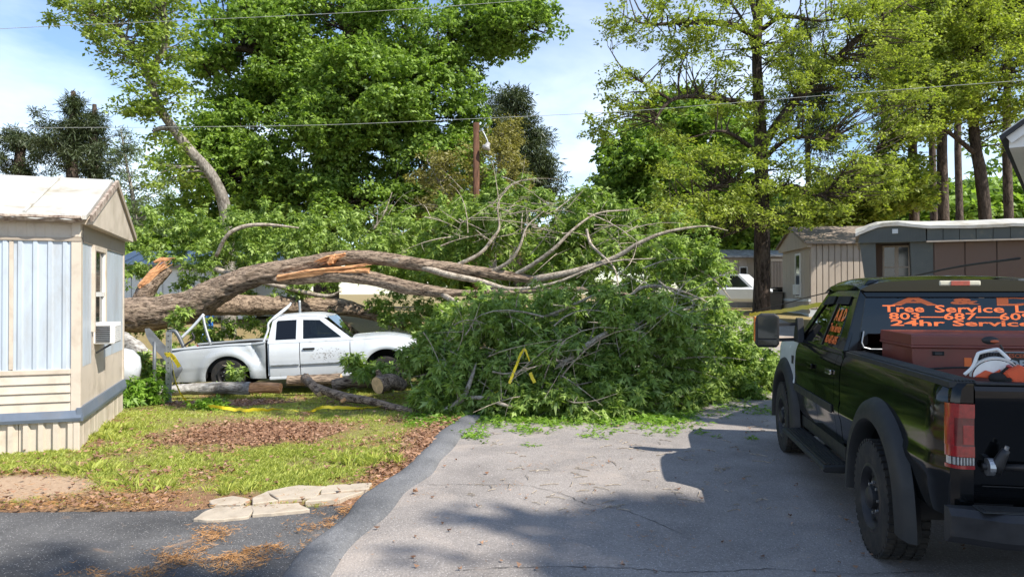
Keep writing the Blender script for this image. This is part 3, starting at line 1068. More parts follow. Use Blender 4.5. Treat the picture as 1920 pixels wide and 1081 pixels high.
# window air conditioner
ac = empty('air_conditioner', home.matrix_basis @ V3(0, 1.08, 1.37), home.rotation_euler.z)
tag(ac, 'off white window air conditioner jutting from the cream mobile home', 'air conditioner')
MB().b(-0.05, 0.25, -0.26, 0.26, -0.14, 0.14).build('casing', M['white_trim'], ac, bevel=0.015)
for k in range(9):
    MB().b(0.03, 0.20, -0.272, -0.262, -0.11 + k * 0.025, -0.098 + k * 0.025).build('louvre', M['steel_dark'], ac)
for k in range(9):
    MB().b(0.252, 0.258, -0.22, 0.22, -0.11 + k * 0.025, -0.1 + k * 0.025).build('louvre', M['white_trim'], ac)
MB().beam((0.02, -0.2, -0.26), (0.2, -0.2, -0.145), 0.025, 0.025).build('bracket', M['steel_dark'], ac)

# ================================================================== homes behind
def vert_panels(parent, x0, x1, y, z0, z1, mat, pitch=0.42, name='wall_panel', out=-1):
    n = max(1, int(round((x1 - x0) / pitch)))
    for i in range(n):
        a = x0 + (x1 - x0) * i / n
        b_ = x0 + (x1 - x0) * (i + 1) / n
        MB().b(a + 0.012, b_ - 0.012, min(y, y + out * 0.03), max(y, y + out * 0.03), z0, z1).build(name, mat, parent, bevel=0.01, seg=1)

def pane_window(parent, x0, x1, z0, z1, y, frame, out=-1, mull=True, name='window'):
    fw = 0.05
    y2 = y + out * 0.05
    lo, hi = min(y, y2), max(y, y2)
    mb = MB()
    mb.b(x0, x0 + fw, lo, hi, z0, z1).b(x1 - fw, x1, lo, hi, z0, z1).b(x0 + fw, x1 - fw, lo, hi, z0, z0 + fw).b(x0 + fw, x1 - fw, lo, hi, z1 - fw, z1)
    f = mb.build(name, frame, parent)
    zm = (z0 + z1) / 2
    yp = y + out * 0.02
    MB().b(x0 + fw, x1 - fw, min(y, yp + out * 0.01), max(y, yp + out * 0.01), zm - 0.02, zm + 0.02).build('sash_rail', frame, f)
    MB().b(x0 + fw, x1 - fw, min(y, yp), max(y, yp), z0 + fw, zm - 0.02).build('pane', M['pane'], f)
    MB().b(x0 + fw, x1 - fw, min(y, yp), max(y, yp), zm + 0.02, z1 - fw).build('pane', M['pane'], f)
    return f

# brown flat-fronted home with the bright white barrel roof
g = empty('mobile_home', (10.35, 22.0, 0.44), R(-25))
tag(g, 'brown mobile home with bright white barrel roof and dark grey fascia', 'mobile home')
MB().b(1.9, 9, 0.02, 3.5, 0.1, 2.95).build('wall', M['brown_wall'], g)
vert_panels(g, 1.92, 8.0, 0.0, 0.1, 2.93, M['brown_wall'], 0.8)
MB().b(0.35, 1.4, 0.75, 3.5, 0.1, 2.95).build('wall', M['brown_wall'], g)
MB().prism([V3(0.0, 0.0, 2.95), V3(0.36, 0.0, 0.1), V3(0.48, 0.0, 0.1), V3(0.42, 0.0, 2.95)], (0, 0.75, 0)).build('side_wing', M['dark_green_grey'], g)
MB().prism([V3(1.32, 0.0, 2.95), V3(1.42, 0.0, 0.1), V3(1.9, 0.0, 0.1), V3(1.9, 0.0, 2.95)], (0, 0.75, 0)).build('side_wing', M['dark_green_grey'], g)
pane_window(g, 0.62, 1.0, 1.6, 2.9, 0.75, M['tan'])
pane_window(g, 1.0, 1.36, 1.6, 2.9, 0.75, M['tan'])
# fascia with arched left end, ribbed
mb = MB()
top = [V3(0, 0, 3.28), V3(0.25, 0, 3.42), V3(0.6, 0, 3.52), V3(1.0, 0, 3.54), V3(1.3, 0, 3.48), V3(1.7, 0, 3.36)]
mb.prism([V3(-0.05, -0.15, 2.95), V3(1.72, -0.15, 2.95)] + [q + V3(0, -0.15, 0) for q in reversed(top)], (0, 3.7, 0))
mb.build('fascia_panel', M['dark_green_grey'], g)
for k in range(22):
    x = 0.0 + k * 0.08
    MB().b(x - 0.012, x + 0.012, -0.165, -0.15, 2.96, 3.27).build('fascia_rib', M['dark_green_grey'], g)
for k in range(20):
    MB().b(1.74 + k * 0.4, 1.74 + k * 0.4 + 0.385, -0.17, 0.2, 2.96, 3.32).build('fascia_panel', M['dark_green_grey'], g)
MB().b(1.72, 9.5, -0.2, -0.172, 2.92, 2.965).build('drip_strip', M['tan'], g)
MB().b(0.85, 1.0, -0.185, -0.15, 3.2, 3.33).build('vent', M['grey_white'], g)
mb = MB()
secs = []
for k in range(50):
    x = -0.12 + 9.6 * k / 49
    rise = 0.14 * math.exp(-((x - 0.9) / 0.7) ** 2) + 0.02 * nz2(x, 0, 1.5) + 0.025 * nz2(x, 2, 6)
    dip = -0.14 * ss(0.5, -0.12, x)
    secs.append([V3(x, -0.24, 3.335 + rise + dip - 0.05), V3(x, -0.24, 3.37 + rise + dip), V3(x, 0.9, 3.60 + rise * 0.5 + dip), V3(x, 2.2, 3.62 + dip), V3(x, 3.7, 3.4 + dip), V3(x, 3.7, 3.3 + dip)])
mb.loft(secs)
mb.build('roof', M['roof_white'], g, smooth=False)

# tan gabled home behind it
g = empty('mobile_home', (10.95, 27.2, 0.75), R(-6))
tag(g, 'tan gabled mobile home with brown shingle roof beside the white barrel roof', 'mobile home')
MB().b(0.04, 9, 0.04, 3.9, 0.2, 3.0).build('wall', M['tan'], g)
vert_panels(g, 0.02, 5.0, 0.02, 0.6, 2.98, M['tan'], 0.22)
# gable end looks to -x
for i in range(6):
    a, b_ = 0.06 + i * 0.635, 0.06 + (i + 1) * 0.635 - 0.02
    MB().b(0.0, 0.04, a, b_, 0.95, 2.5 if False else 2.75).build('wall_panel', M['tan'], g)
MB().b(-0.05, 0.03, -0.02, 3.95, 0.85, 0.95).build('trim_strip', M['grey_white'], g)
MB().b(-0.02, 0.03, 0.0, 3.9, 0.42, 0.85).build('wall_panel', M['tan'], g)
MB().b(-0.05, 0.04, -0.05, 3.95, -0.7, 0.42).build('skirting_panel', M['grey_white'], g)
MB().b(0.0, 9, -0.04, 0.02, -0.7, 0.55).build('skirting_panel', M['grey_white'], g)
MB().prism([V3(-0.12, -0.12, 2.85), V3(-0.12, 4.02, 2.85), V3(-0.12, 4.02, 3.02), V3(-0.12, 1.95, 3.72), V3(-0.12, -0.12, 3.02)], (0.18, 0, 0)).build('gable', M['tan'], g)
# window on the gable end
f = MB().b(-0.05, 0.0, 1.1, 1.17, 1.0, 2.7).b(-0.05, 0.0, 1.75, 1.82, 1.0, 2.7).b(-0.05, 0, 1.17, 1.75, 2.62, 2.7).b(-0.05, 0, 1.17, 1.75, 1.0, 1.07).build('window', M['white_trim'], g)
MB().b(-0.03, 0.0, 1.17, 1.75, 1.9, 2.62).build('pane', M['pane'], f)
MB().b(-0.03, 0.0, 1.17, 1.75, 1.07, 1.86).build('pane', M['pane'], f)
MB().b(-0.04, 0.0, 1.17, 1.75, 1.86, 1.9).build('sash_rail', M['white_trim'], f)
MB().b(-0.16, -0.03, 1.2, 1.72, 1.1, 1.5).build('window_unit', M['white_trim'], f, bevel=0.02)
mb = MB()
secs = []
for k in range(30):
    x = -0.22 + 9.2 * k / 29
    secs.append([V3(x, -0.25, 2.98), V3(x, -0.25, 3.04), V3(x, 1.95, 3.78 + 0.01 * nz2(x, 0, 3)), V3(x, 4.15, 3.04), V3(x, 4.15, 2.98), V3(x, 1.95, 3.72)])
mb.loft(secs)
rf = mb.build('roof', M['shingle'], g)
MB().beam((-0.24, -0.27, 3.0), (-0.24, 1.95, 3.74), 0.04, 0.1).build('rake_board', M['tan_dark'], rf)
MB().b(-0.2, 9, -0.28, -0.25, 2.96, 3.05).build('rake_board', M['tan_dark'], rf)

# grey home behind the oak
g = empty('mobile_home', (10.8, 40, 0.95), R(3))
tag(g, 'grey mobile home with low metal roof behind the tall oak trunk', 'mobile home')
MB().b(0, 4.2, 0, 4, 0, 2.9).build('wall', M['tan'], g)
vert_panels(g, 0.0, 3.9, 0.0, 0.0, 2.88, M['grey_white'] if False else M['tan'], 0.5)
pane_window(g, 1.5, 1.95, 1.3, 2.4, -0.03, M['white_trim'])
MB().loft([[V3(x, -0.3, 2.88), V3(x, -0.3, 2.98), V3(x, 1.4, 3.4), V3(x, 3.0, 3.4), V3(x, 4.3, 2.98), V3(x, 4.3, 2.88)] for x in (-0.3, 4.6)]).build('roof', M['grey_roof'], g)
g = empty('storage_shed', (13.4, 38.3, 0.95), R(3))
tag(g, 'narrow brown vertical board shed between oak trunk and tan home', 'shed')
MB().b(0, 1.5, 0.02, 2, 0, 2.85).build('wall', M['tan_dark'], g)
vert_panels(g, 0.0, 1.1, 0.0, 0.0, 2.6, M['tan_dark'], 0.16, 'board')
MB().b(0.0, 1.5, -0.05, 0.0, 2.62, 2.75).build('trim_strip', M['tan'], g)
MB().loft([[V3(x, -0.2, 2.85), V3(x, -0.2, 2.95), V3(x, 1.0, 3.2), V3(x, 2.2, 2.95), V3(x, 2.2, 2.85)] for x in (-0.1, 1.7)]).build('roof', M['grey_roof'], g)

# pale home behind the fallen trunk on the left
g = empty('mobile_home', (-16.6, 31, 0.95), R(2))
tag(g, 'white mobile home with pale metal roof seen behind the fallen trunk', 'mobile home')
MB().b(0, 6.5, 0.02, 4, 0, 2.1).build('wall', M['white_trim'], g)
vert_panels(g, 0.0, 6.5, 0.0, 0.0, 2.08, M['white_trim'], 0.65)
MB().b(-0.2, 6.7, -0.34, -0.28, 2.0, 2.16).build('fascia_panel', M['tan_dark'], g)
MB().loft([[V3(x, -0.3, 2.08), V3(x, -0.3, 2.17), V3(x, 2.0, 2.85), V3(x, 4.3, 2.17), V3(x, 4.3, 2.08)] for x in (-0.2, 6.7)]).build('roof', M['metal_roof'], g)
for k in range(10):
    MB().beam((0.3 + k * 0.65, -0.3, 2.19), (0.3 + k * 0.65, 2.0, 2.87), 0.04, 0.03).build('roof_seam', M['metal_roof'], g)
g = empty('storage_shed', (-12.3, 29.3, 0.9), R(2))
tag(g, 'small white shed with dark doorway between the fallen limbs', 'shed')
MB().b(0, 0.25, 0, 1.8, 0, 1.5).b(1.3, 1.6, 0, 1.8, 0, 1.5).b(0.25, 1.3, 0, 1.8, 1.35, 1.5).b(0.25, 1.3, 1.7, 1.8, 0, 1.35).build('wall', M['white_trim'], g)
MB().loft([[V3(x, -0.25, 1.5), V3(x, -0.25, 1.6), V3(x, 2.0, 1.75), V3(x, 2.0, 1.5)] for x in (-0.2, 1.8)]).build('roof', M['roof_white'], g)

# house corner on the right edge
g = empty('house', (6.6, 9.35, 0), R(-37))
tag(g, 'white house corner with boxed eave and dark shingles at the right edge', 'house')
MB().b(0.06, 7, 0.05, 8, 0, 3.7).build('wall', M['white_trim'], g)
for k in range(26):
    MB().loft([[V3(x, 0.02, 0.05 + k * 0.14), V3(x, 0.045, 0.185 + k * 0.14), V3(x, 0.06, 0.185 + k * 0.14), V3(x, 0.06, 0.05 + k * 0.14)] for x in (0.10, 7)]).build('siding_board', M['white_trim'], g)
MB().b(0.0, 0.1, 0.0, 0.1, 0, 3.72).build('corner_board', M['white_trim'], g, bevel=0.008)
# boxed eave return and rake
MB().prism([V3(-0.24, -0.30, 3.72), V3(1.2, -0.30, 3.72), V3(1.2, -0.30, 4.72), V3(-0.24, -0.30, 3.86)], (0, 0.30, 0)).build('soffit', M['white_trim'], g)
MB().b(-0.24, -0.02, 0.0, 8.3, 3.72, 3.86).build('soffit', M['white_trim'], g)
MB().beam((-0.26, -0.34, 3.84), (3.5, -0.34, 6.55), 0.05, 0.17).build('rake_board', M['white_trim'], g)
MB().loft([[V3(-0.34, y, 3.86), V3(3.5, y, 6.62), V3(7.3, y, 3.86), V3(7.3, y, 3.82), V3(3.5, y, 6.57), V3(-0.32, y, 3.81)] for y in (-0.42, 8.4)]).build('roof', M['shingle_dark'], g)
# ================================================================== vehicles
def lerp_tab(tab, x):
    if x <= tab[0][0]:
        return tab[0][1]
    for (a, fa), (b_, fb) in zip(tab, tab[1:]):
        if x <= b_:
            return fa + (fb - fa) * (x - a) / (b_ - a)
    return tab[-1][1]

def side_grid(x0, x1, zb, zt, yf, side, rows=12, arch=None, dx=0.06, thick=0.03, warp=None):
    """body panel between x0 and x1: bottom zb(x), top zt(x), outward distance yf(x, z); arch = (cx, cz, r)"""
    xs = set(np.round(np.linspace(x0, x1, max(2, int((x1 - x0) / dx) + 1)), 4))
    if arch:
        for k in range(33):
            xx = arch[0] + arch[2] * math.cos(math.pi * k / 32)
            if x0 < xx < x1:
                xs.add(round(xx, 4))
    xs = sorted(xs)
    xs = [x for i, x in enumerate(xs) if i == 0 or x - xs[i - 1] > 1e-3]
    secs = []
    for x in xs:
        b_ = zb(x)
        if arch and abs(x - arch[0]) < arch[2]:
            b_ = max(b_, arch[1] + math.sqrt(max(0, arch[2] ** 2 - (x - arch[0]) ** 2)))
        t_ = zt(x)
        sec = []
        for k in range(rows + 1):
            z = b_ + (t_ - b_) * k / rows
            q = Vector((x, side * yf(x, z), z))
            if warp:
                q = warp(q)
            sec.append(q)
        for k in reversed(range(rows + 1)):
            z = b_ + (t_ - b_) * k / rows
            q = Vector((x, side * (yf(x, z) - thick), z))
            if warp:
                q = warp(q)
            sec.append(q)
        secs.append(sec)
    return MB().loft(secs)

def plate(poly, fmap, vec):
    """flat or tilted plate: outline in 2d, fmap -> 3d"""
    return MB().prism([fmap(a, b_) for a, b_ in poly], vec)

def wheel(root, x, y, r, width, side, rim_r, rim_mat, lugs=True, deep=0.06, squash=0.0):
    """tyre and rim, outer face towards side"""
    w_ = empty('wheel', (x, y, r - squash))
    w_.parent = root
    s_ = side
    prof = [(rim_r, -0.5), (rim_r + 0.03, -0.5), (r * 0.86, -0.54), (r * 0.955, -0.50), (r * 0.985, -0.36), (r * 0.985, 0.36), (r * 0.955, 0.50), (r * 0.86, 0.54), (rim_r + 0.03, 0.5), (rim_r, 0.5)]
    mb = MB()
    mb.lathe([(a, b_ * width * s_) for a, b_ in prof], (0, 0, 0), (0, 1, 0), 40)
    if lugs:
        for k in range(44):
            an = 2 * math.pi * k / 44
            for j, oy in enumerate((-0.38, -0.12, 0.14, 0.40)):
                a2 = an + (0.07 if j % 2 else 0)
                Mx = Matrix.Rotation(a2, 3, 'Y')
                mb.box(Mx @ Vector((r * 0.985, oy * width, 0)), (0.022, width * 0.2, r * 0.085), Mx)
    mb.build('tyre', M['rubber'], w_, auto=35)
    o_ = width * 0.5 * s_
    mb = MB()
    mb.lathe([(rim_r + 0.012, o_), (rim_r - 0.01, o_ + 0.006 * s_), (rim_r - 0.03, o_ - 0.02 * s_), (rim_r - 0.045, o_ - deep * s_), (rim_r * 0.55, o_ - deep * 0.55 * s_), (rim_r * 0.42, o_ - deep * 0.5 * s_), (0.0, o_ - deep * 0.5 * s_)], (0, 0, 0), (0, 1, 0), 32)
    mb.build('rim', rim_mat, w_, auto=40)
    MB().lathe([(0.085, o_ - deep * 0.6 * s_), (0.082, o_ + 0.005 * s_), (0.06, o_ + 0.02 * s_), (0.0, o_ + 0.022 * s_)], (0, 0, 0), (0, 1, 0), 20).build('hub_cap', M['steel_dark'], w_, auto=40)
    mb = MB()
    for k in range(8):
        an = 2 * math.pi * k / 8
        mb.lathe([(0.012, 0), (0.012, 0.02 * s_), (0, 0.022 * s_)], (0.11 * math.cos(an), o_ - deep * 0.55 * s_, 0.11 * math.sin(an)), (0, 1, 0), 6)
    tag(mb.build('lug_nuts', M['steel'], w_), kind='stuff')
    mb = MB()
    for k in range(8):
        an = 2 * math.pi * (k + 0.5) / 8
        mb.lathe([(0.026, 0.0), (0.0, 0.001 * s_)], (rim_r * 0.72 * math.cos(an), o_ - deep * 0.7 * s_ + 0.006 * s_, rim_r * 0.72 * math.sin(an)), (0, 1, 0), 10)
    tag(mb.build('rim_holes', M['dark_inner'], w_), kind='stuff')
    return w_

def arch_liner(cx, cz, r, y0, y1, root):
    """half-round inner wing above a wheel"""
    arc = [(cx + r * math.cos(math.pi * k / 16), cz + r * math.sin(math.pi * k / 16)) for k in range(17)]
    mb = MB()
    mb.loft([[Vector((a, y0, b_)) for a, b_ in arc], [Vector((a, y1, b_)) for a, b_ in arc]], False, False)
    mb.add([(a, y1, b_) for a, b_ in arc], [tuple(range(17))])
    return mb.build('wheel_liner', M['dark_inner'], root)

# ------------------------------------------------------------------ black tree-service pickup
TR = empty('pickup_truck', (3.655, 5.23, 0), math.atan2(0.985, 0.174))
tag(TR, 'black pickup truck with orange window lettering parked on the right', 'pickup truck')
BK, TM = M['black_paint'], M['black_trim']
HW = 1.0
def yb(x, z):
    y = lerp_tab([(0.5, 0.93), (0.62, 0.965), (0.80, 0.985), (0.815, 1.0), (0.9, 1.005), (0.915, 0.99), (1.1, 0.995), (1.25, 0.985), (1.34, 0.955), (1.40, 0.92)], z)
    y -= 0.06 * ss(-0.95, -1.14, x) + 0.10 * ss(3.9, 4.5, x)
    return y
AR, AZ = 0.56, 0.43
for sd_ in (1, -1):
    side_grid(-1.13, 1.09, lambda x: 0.60, lambda x: 1.37, yb, sd_, 16, (0, AZ, AR)).build('bed_side', BK, TR, auto=30)
    # ribbed plastic rail cap
    mb = MB()
    for k in range(7):
        yo = 0.80 + 0.018 * k
        mb.b(-1.12, 1.08, sd_ * yo, sd_ * (yo + 0.013), 1.375, 1.402)
    mb.b(-1.13, 1.09, sd_ * 0.80, sd_ * 0.945, 1.355, 1.392)
    mb.build('rail_cap', TM, TR, bevel=0.003, seg=1)
    # inner bed wall
    MB().b(-1.1, 1.06, sd_ * 0.77, sd_ * 0.80, 0.85, 1.37).build('bed_wall', TM, TR)
    # wheel-arch flare and inner liner
    for cx in (0.0, 3.6):
        secs = []
        for k in range(41):
            an = R(-9) + R(198) * k / 40
            ca, sa = math.cos(an), math.sin(an)
            ex = 0.05 * ss(0.2, -0.4, sa)
            dy = -0.02 if cx > 1 else 0
            sec = []
            for rr, yy in ((AR - 0.03, 0.93), (AR - 0.025, 1.05), (AR - 0.005, 1.072), (AR + 0.06, 1.068), (AR + 0.13, 1.035), (AR + 0.155, 0.985), (AR + 0.1, 0.94)):
                sec.append(Vector((cx + (rr + ex) * ca, sd_ * (yy + dy), AZ + (rr + ex) * sa)))
            secs.append(sec)
        MB().loft(secs).build('fender_flare', TM, TR, auto=40)
        arch_liner(cx, AZ, AR, sd_ * 0.97, sd_ * 0.55, TR)
    # cab corner, doors, front fender
    side_grid(1.115, 1.30, lambda x: 0.56, lambda x: 1.36, yb, sd_, 14).build('cab_corner', BK, TR, auto=30)
    dr = side_grid(1.308, 2.02, lambda x: 0.56, lambda x: 1.37, yb, sd_, 14).build('rear_door', BK, TR, auto=30)
    df = side_grid(2.028, 3.02, lambda x: 0.56, lambda x: 1.37, yb, sd_, 14).build('front_door', BK, TR, auto=30)
    MB().b(1.36, 1.56, sd_ * 0.992, sd_ * 1.012, 1.16, 1.205).build('door_handle', M['chrome'] if sd_ > 0 else BK, dr, bevel=0.008)
    MB().b(2.10, 2.30, sd_ * 0.995, sd_ * 1.02, 1.14, 1.19).build('door_handle', BK, df, bevel=0.008)
    MB().b(1.32, 3.0, sd_ * 1.0, sd_ * 1.016, 0.82, 0.895).build('door_moulding', TM, TR, bevel=0.006)
    # the front fender is white on this side
    side_grid(3.028, 4.42, lambda x: 0.56, lambda x: 1.36 - 0.05 * ss(3.1, 4.4, x), yb, sd_, 14, (3.6, AZ, AR)).build('front_fender', M['white_paint'] if sd_ > 0 else BK, TR, auto=30)
    MB().b(3.10, 3.20, sd_ * 0.985, sd_ * 0.998, 1.10, 1.19).build('side_marker', M['dark_inner'], TR)
    # sills, running board
    MB().b(1.12, 3.02, sd_ * 0.80, sd_ * 0.94, 0.44, 0.57).build('sill', TM, TR)
    rb = MB()
    rb.loft([[Vector((x, sd_ * yy, zz)) for yy, zz in ((0.93, 0.35), (1.14, 0.35), (1.16, 0.375), (1.15, 0.405), (0.93, 0.415))] for x in (1.0, 1.04, 2.86, 2.9)])
    rbo = rb.build('running_board', TM, TR, bevel=0.012)
    mb = MB()
    for k in range(5):
        mb.b(1.06, 2.84, sd_ * (0.965 + 0.036 * k), sd_ * (0.98 + 0.036 * k), 0.41, 0.418)
    tag(mb.build('tread_strips', M['steel_dark'], rbo), kind='stuff')
    for x in (1.25, 2.0, 2.7):
        MB().b(x - 0.03, x + 0.03, sd_ * 0.7, sd_ * 1.0, 0.36, 0.40).build('bracket', M['steel_dark'], rbo)
    wheel(TR, 0, sd_ * 0.92, 0.415, 0.27, sd_, 0.235, M['steel_dark'])
    wheel(TR, 3.6, sd_ * 0.90, 0.415, 0.27, sd_, 0.235, M['steel_dark'])

# greenhouse
ROOF = 2.025
def gy_(z):
    return 0.965 - 0.20 * ((z - 1.36) / 0.56) ** 1.1 if z > 1.36 else 0.965
for sd_ in (1, -1):
    fm = lambda a, b_: Vector((a, sd_ * gy_(b_), b_))
    th = (0, -sd_ * 0.04, 0)
    frame = [
        [(1.12, 1.36), (1.36, 1.36), (1.42, 1.60), (1.46, 1.86), (1.22, 1.86), (1.16, 1.6)],            # rear pillar
        [(1.96, 1.36), (2.09, 1.36), (2.05, 1.6), (2.01, 1.86), (1.90, 1.86), (1.93, 1.6)],            # middle pillar
        [(2.94, 1.36), (3.10, 1.36), (2.42, 1.93), (2.30, 1.86)],                                      # windscreen pillar
        [(1.22, 1.86), (2.30, 1.86), (2.42, 1.93), (2.30, 1.955), (1.24, 1.945)],                       # roof rail
        [(1.12, 1.355), (3.08, 1.355), (3.06, 1.40), (1.12, 1.40)]]
    for i, pl in enumerate(frame):
        plate(pl, fm, th).build('pillar' if i < 3 else 'window_rail', BK, TR, bevel=0.006)
    fg = lambda a, b_: Vector((a, sd_ * (gy_(b_) - 0.016), b_))
    plate([(1.36, 1.395), (1.97, 1.395), (1.92, 1.62), (1.90, 1.865), (1.45, 1.865), (1.41, 1.62)], fg, (0, -sd_ * 0.006, 0)).build('side_window', M['tint'], TR)
    plate([(2.08, 1.395), (2.93, 1.395), (2.30, 1.865), (2.01, 1.865), (2.05, 1.62)], fg, (0, -sd_ * 0.006, 0)).build('side_window', M['tint'], TR)
    # rain visors above the glass
    fv = lambda a, b_: Vector((a, sd_ * (gy_(b_) + 0.014), b_))
    plate([(1.46, 1.80), (1.91, 1.80), (1.90, 1.875), (1.47, 1.875)], fv, (0, -sd_ * 0.01, 0)).build('window_visor', M['dark_inner'], TR)
    plate([(2.01, 1.80), (2.42, 1.78), (2.32, 1.875), (2.01, 1.875)], fv, (0, -sd_ * 0.01, 0)).build('window_visor', M['dark_inner'], TR)
    # towing mirror
    mr = empty('mirror', (2.88, sd_ * 1.0, 1.46))
    mr.parent = TR
    hs = MB()
    secs = []
    for xx, k in ((-0.055, 0.97), (-0.03, 1.03), (0.03, 1.0), (0.075, 0.82), (0.09, 0.55)):
        secs.append([Vector((xx, sd_ * (0.32 + 0.125 * k * cy), 0.03 + 0.185 * k * cz)) for cy, cz in ((-1, -0.8), (-0.75, -1), (0.75, -1), (1, -0.8), (1.0, 0.5), (0.85, 0.85), (0.5, 1.0), (-0.6, 1.0), (-1, 0.8))])
    hs.loft(secs).build('mirror_housing', TM, mr, bevel=0.008)
    MB().b(-0.062, -0.054, sd_ * 0.22, sd_ * 0.425, -0.06, 0.185).build('mirror_glass', M['pane'], mr, bevel=0.002)
    MB().b(-0.062, -0.054, sd_ * 0.22, sd_ * 0.425, -0.135, -0.075).build('mirror_glass', M['pane'], mr, bevel=0.002)
    MB().b(-0.03, 0.055, sd_ * 0.435, sd_ * 0.457, -0.1, 0.18).build('marker_lens', M['amber'], mr, bevel=0.01)
    MB().beam((0.03, 0, 0.10), (0.03, sd_ * 0.23, 0.09), 0.035, 0.035).build('mirror_arm', TM, mr)
    MB().beam((0.03, 0, -0.07), (0.03, sd_ * 0.23, -0.08), 0.035, 0.035).build('mirror_arm', TM, mr)
    MB().prism([Vector((-0.12, sd_ * -0.06, -0.1)), Vector((0.16, sd_ * -0.06, -0.1)), Vector((0.02, sd_ * -0.06, 0.17)), Vector((-0.06, sd_ * -0.06, 0.17))], (0, sd_ * 0.07, 0)).build('mirror_base', TM, mr, bevel=0.008)

# roof panel
secs = []
for k in range(22):
    x = 1.16 + 1.36 * k / 21
    cr = ROOF + 0.035 * math.sin(math.pi * min(1, (x - 1.05) / 1.5)) - 0.05 * ss(2.2, 2.52, x) - 0.02 * ss(1.3, 1.16, x)
    sec = []
    for j in range(21):
        yy = -1 + 2 * j / 20
        zz = cr + 0.012 - 0.04 * yy * yy - 0.05 * max(0, abs(yy) - 0.86) / 0.14
        sec.append(Vector((x, 0.80 * yy, zz)))
    sec += [Vector((x, 0.76, 1.92)), Vector((x, -0.76, 1.92))]
    secs.append(sec)
MB().loft(secs).build('roof', BK, TR, auto=40)
# rear face of the cab
def rw(a, b_):
    return Vector((1.125 + 0.085 * (b_ - 1.36) / 0.6, a, b_))
th = (0.04, 0, 0)
for pl in ([(-0.96, 1.36), (-0.84, 1.36), (-0.745, 1.87), (-0.79, 1.93)], [(0.96, 1.36), (0.84, 1.36), (0.745, 1.87), (0.79, 1.93)], [(-0.79, 1.93), (0.79, 1.93), (0.72, 2.02), (-0.72, 2.02)], [(-0.79, 1.932), (-0.745, 1.865), (0.745, 1.865), (0.79, 1.932)]):
    plate(pl, rw, th).build('cab_back', BK, TR, bevel=0.006)
MB().b(1.10, 1.14, -0.96, 0.96, 0.6, 1.40).build('cab_back', BK, TR)
gl = plate([(-0.835, 1.405), (0.835, 1.405), (0.80, 1.62), (0.745, 1.86), (-0.745, 1.86), (-0.80, 1.62)], lambda a, b_: rw(a, b_) + Vector((0.018, 0, 0)), (0.006, 0, 0)).build('rear_window', M['tint'], TR)
tb = MB()
tb.tube([rw(0.78, 1.57) - Vector((0.012, 0, 0)), rw(0.80, 1.47) - Vector((0.012, 0, 0)), rw(0.785, 1.43) - Vector((0.012, 0, 0)), rw(0.73, 1.415) - Vector((0.012, 0, 0)), rw(-0.73, 1.415) - Vector((0.012, 0, 0)), rw(-0.80, 1.47) - Vector((0.012, 0, 0))], 0.006, 6)
tb.build('window_trim', M['steel'], TR)
# third brake lamp
bl = MB().b(1.15, 1.19, -0.165, 0.165, 1.965, 2.012).build('brake_lamp', M['cream_lens'], TR, bevel=0.012)
MB().b(1.142, 1.155, -0.075, 0.075, 1.968, 2.009).build('lens', M['red_lens'], bl, bevel=0.003)
# lettering on the rear glass (seen from behind: left is +y)
rt, up_ = Vector((0, -1, 0)), Vector((0.085, 0, 0.6))
def rl(s, wd, ht, yc, z, bold):
    lettering(s, wd, ht, rw(yc, z) + Vector((0.0155, 0, 0)), rt, up_, M['decal'], gl, bold)
rl('A', 0.38, 0.075, 0.35, 1.835, 0.035)
rl('&', 0.24, 0.055, -0.06, 1.832, 0.05)
rl('D', 0.38, 0.075, -0.50, 1.835, 0.035)
rl('Tree', 0.34, 0.062, 0.44, 1.768, 0.018)
rl('Service', 0.55, 0.064, -0.09, 1.768, 0.018)
rl('LLC', 0.30, 0.064, -0.60, 1.768, 0.018)
rl('803\u2014687\u20146095', 1.22, 0.062, -0.05, 1.703, 0.018)
rl('24hr', 0.44, 0.052, 0.33, 1.645, 0.025)
rl('Service', 0.62, 0.052, -0.26, 1.645, 0.025)
# side glass lettering
sdm = lambda a, b_: Vector((a, gy_(b_) - 0.010, b_))
for s, wd, ht, xc, z, b_ in (('A & D', 0.36, 0.13, 1.66, 1.70, 0.05), ('Tree Service', 0.40, 0.085, 1.67, 1.575, 0.03), ('803-687-6095', 0.42, 0.085, 1.68, 1.465, 0.03)):
    lettering(s, wd, ht, sdm(xc, z), (-1, 0, 0), sdm(xc, z + 0.05) - sdm(xc, z - 0.05), M['decal'], TR, b_)
# windscreen, cowl, bonnet, nose
MB().prism([Vector((3.08, -0.80, 1.37)), Vector((3.08, 0.80, 1.37)), Vector((2.46, 0.70, 1.93)), Vector((2.46, -0.70, 1.93))], (0.008, 0, 0.006)).build('windscreen', M['glass'], TR)
secs = []
for k in range(12):
    x = 3.05 + 1.4 * k / 11
    zt = 1.37 + 0.02 * math.sin(k / 11 * math.pi) - 0.10 * ss(3.6, 4.45, x)
    secs.append([Vector((x, 0.93 * t_ * (1 - 0.05 * ss(3.8, 4.45, x)), zt + 0.03 * (1 - t_ * t_) - (0.05 if abs(t_) == 1 else 0))) for t_ in np.linspace(-1, 1, 13)] + [Vector((x, 0.9, 1.2)), Vector((x, -0.9, 1.2))])
MB().loft(secs).build('bonnet', BK, TR, auto=40)
MB().b(4.35, 4.46, -0.88, 0.88, 0.62, 1.24).build('grille', TM, TR, bevel=0.02)
MB().b(4.40, 4.62, -0.98, 0.98, 0.50, 0.74).build('front_bumper', M['chrome'], TR, bevel=0.04)
for sd_ in (1, -1):
    MB().b(4.36, 4.49, sd_ * 0.58, sd_ * 0.9, 0.92, 1.18).build('headlight', M['clear_lens'], TR, bevel=0.02)
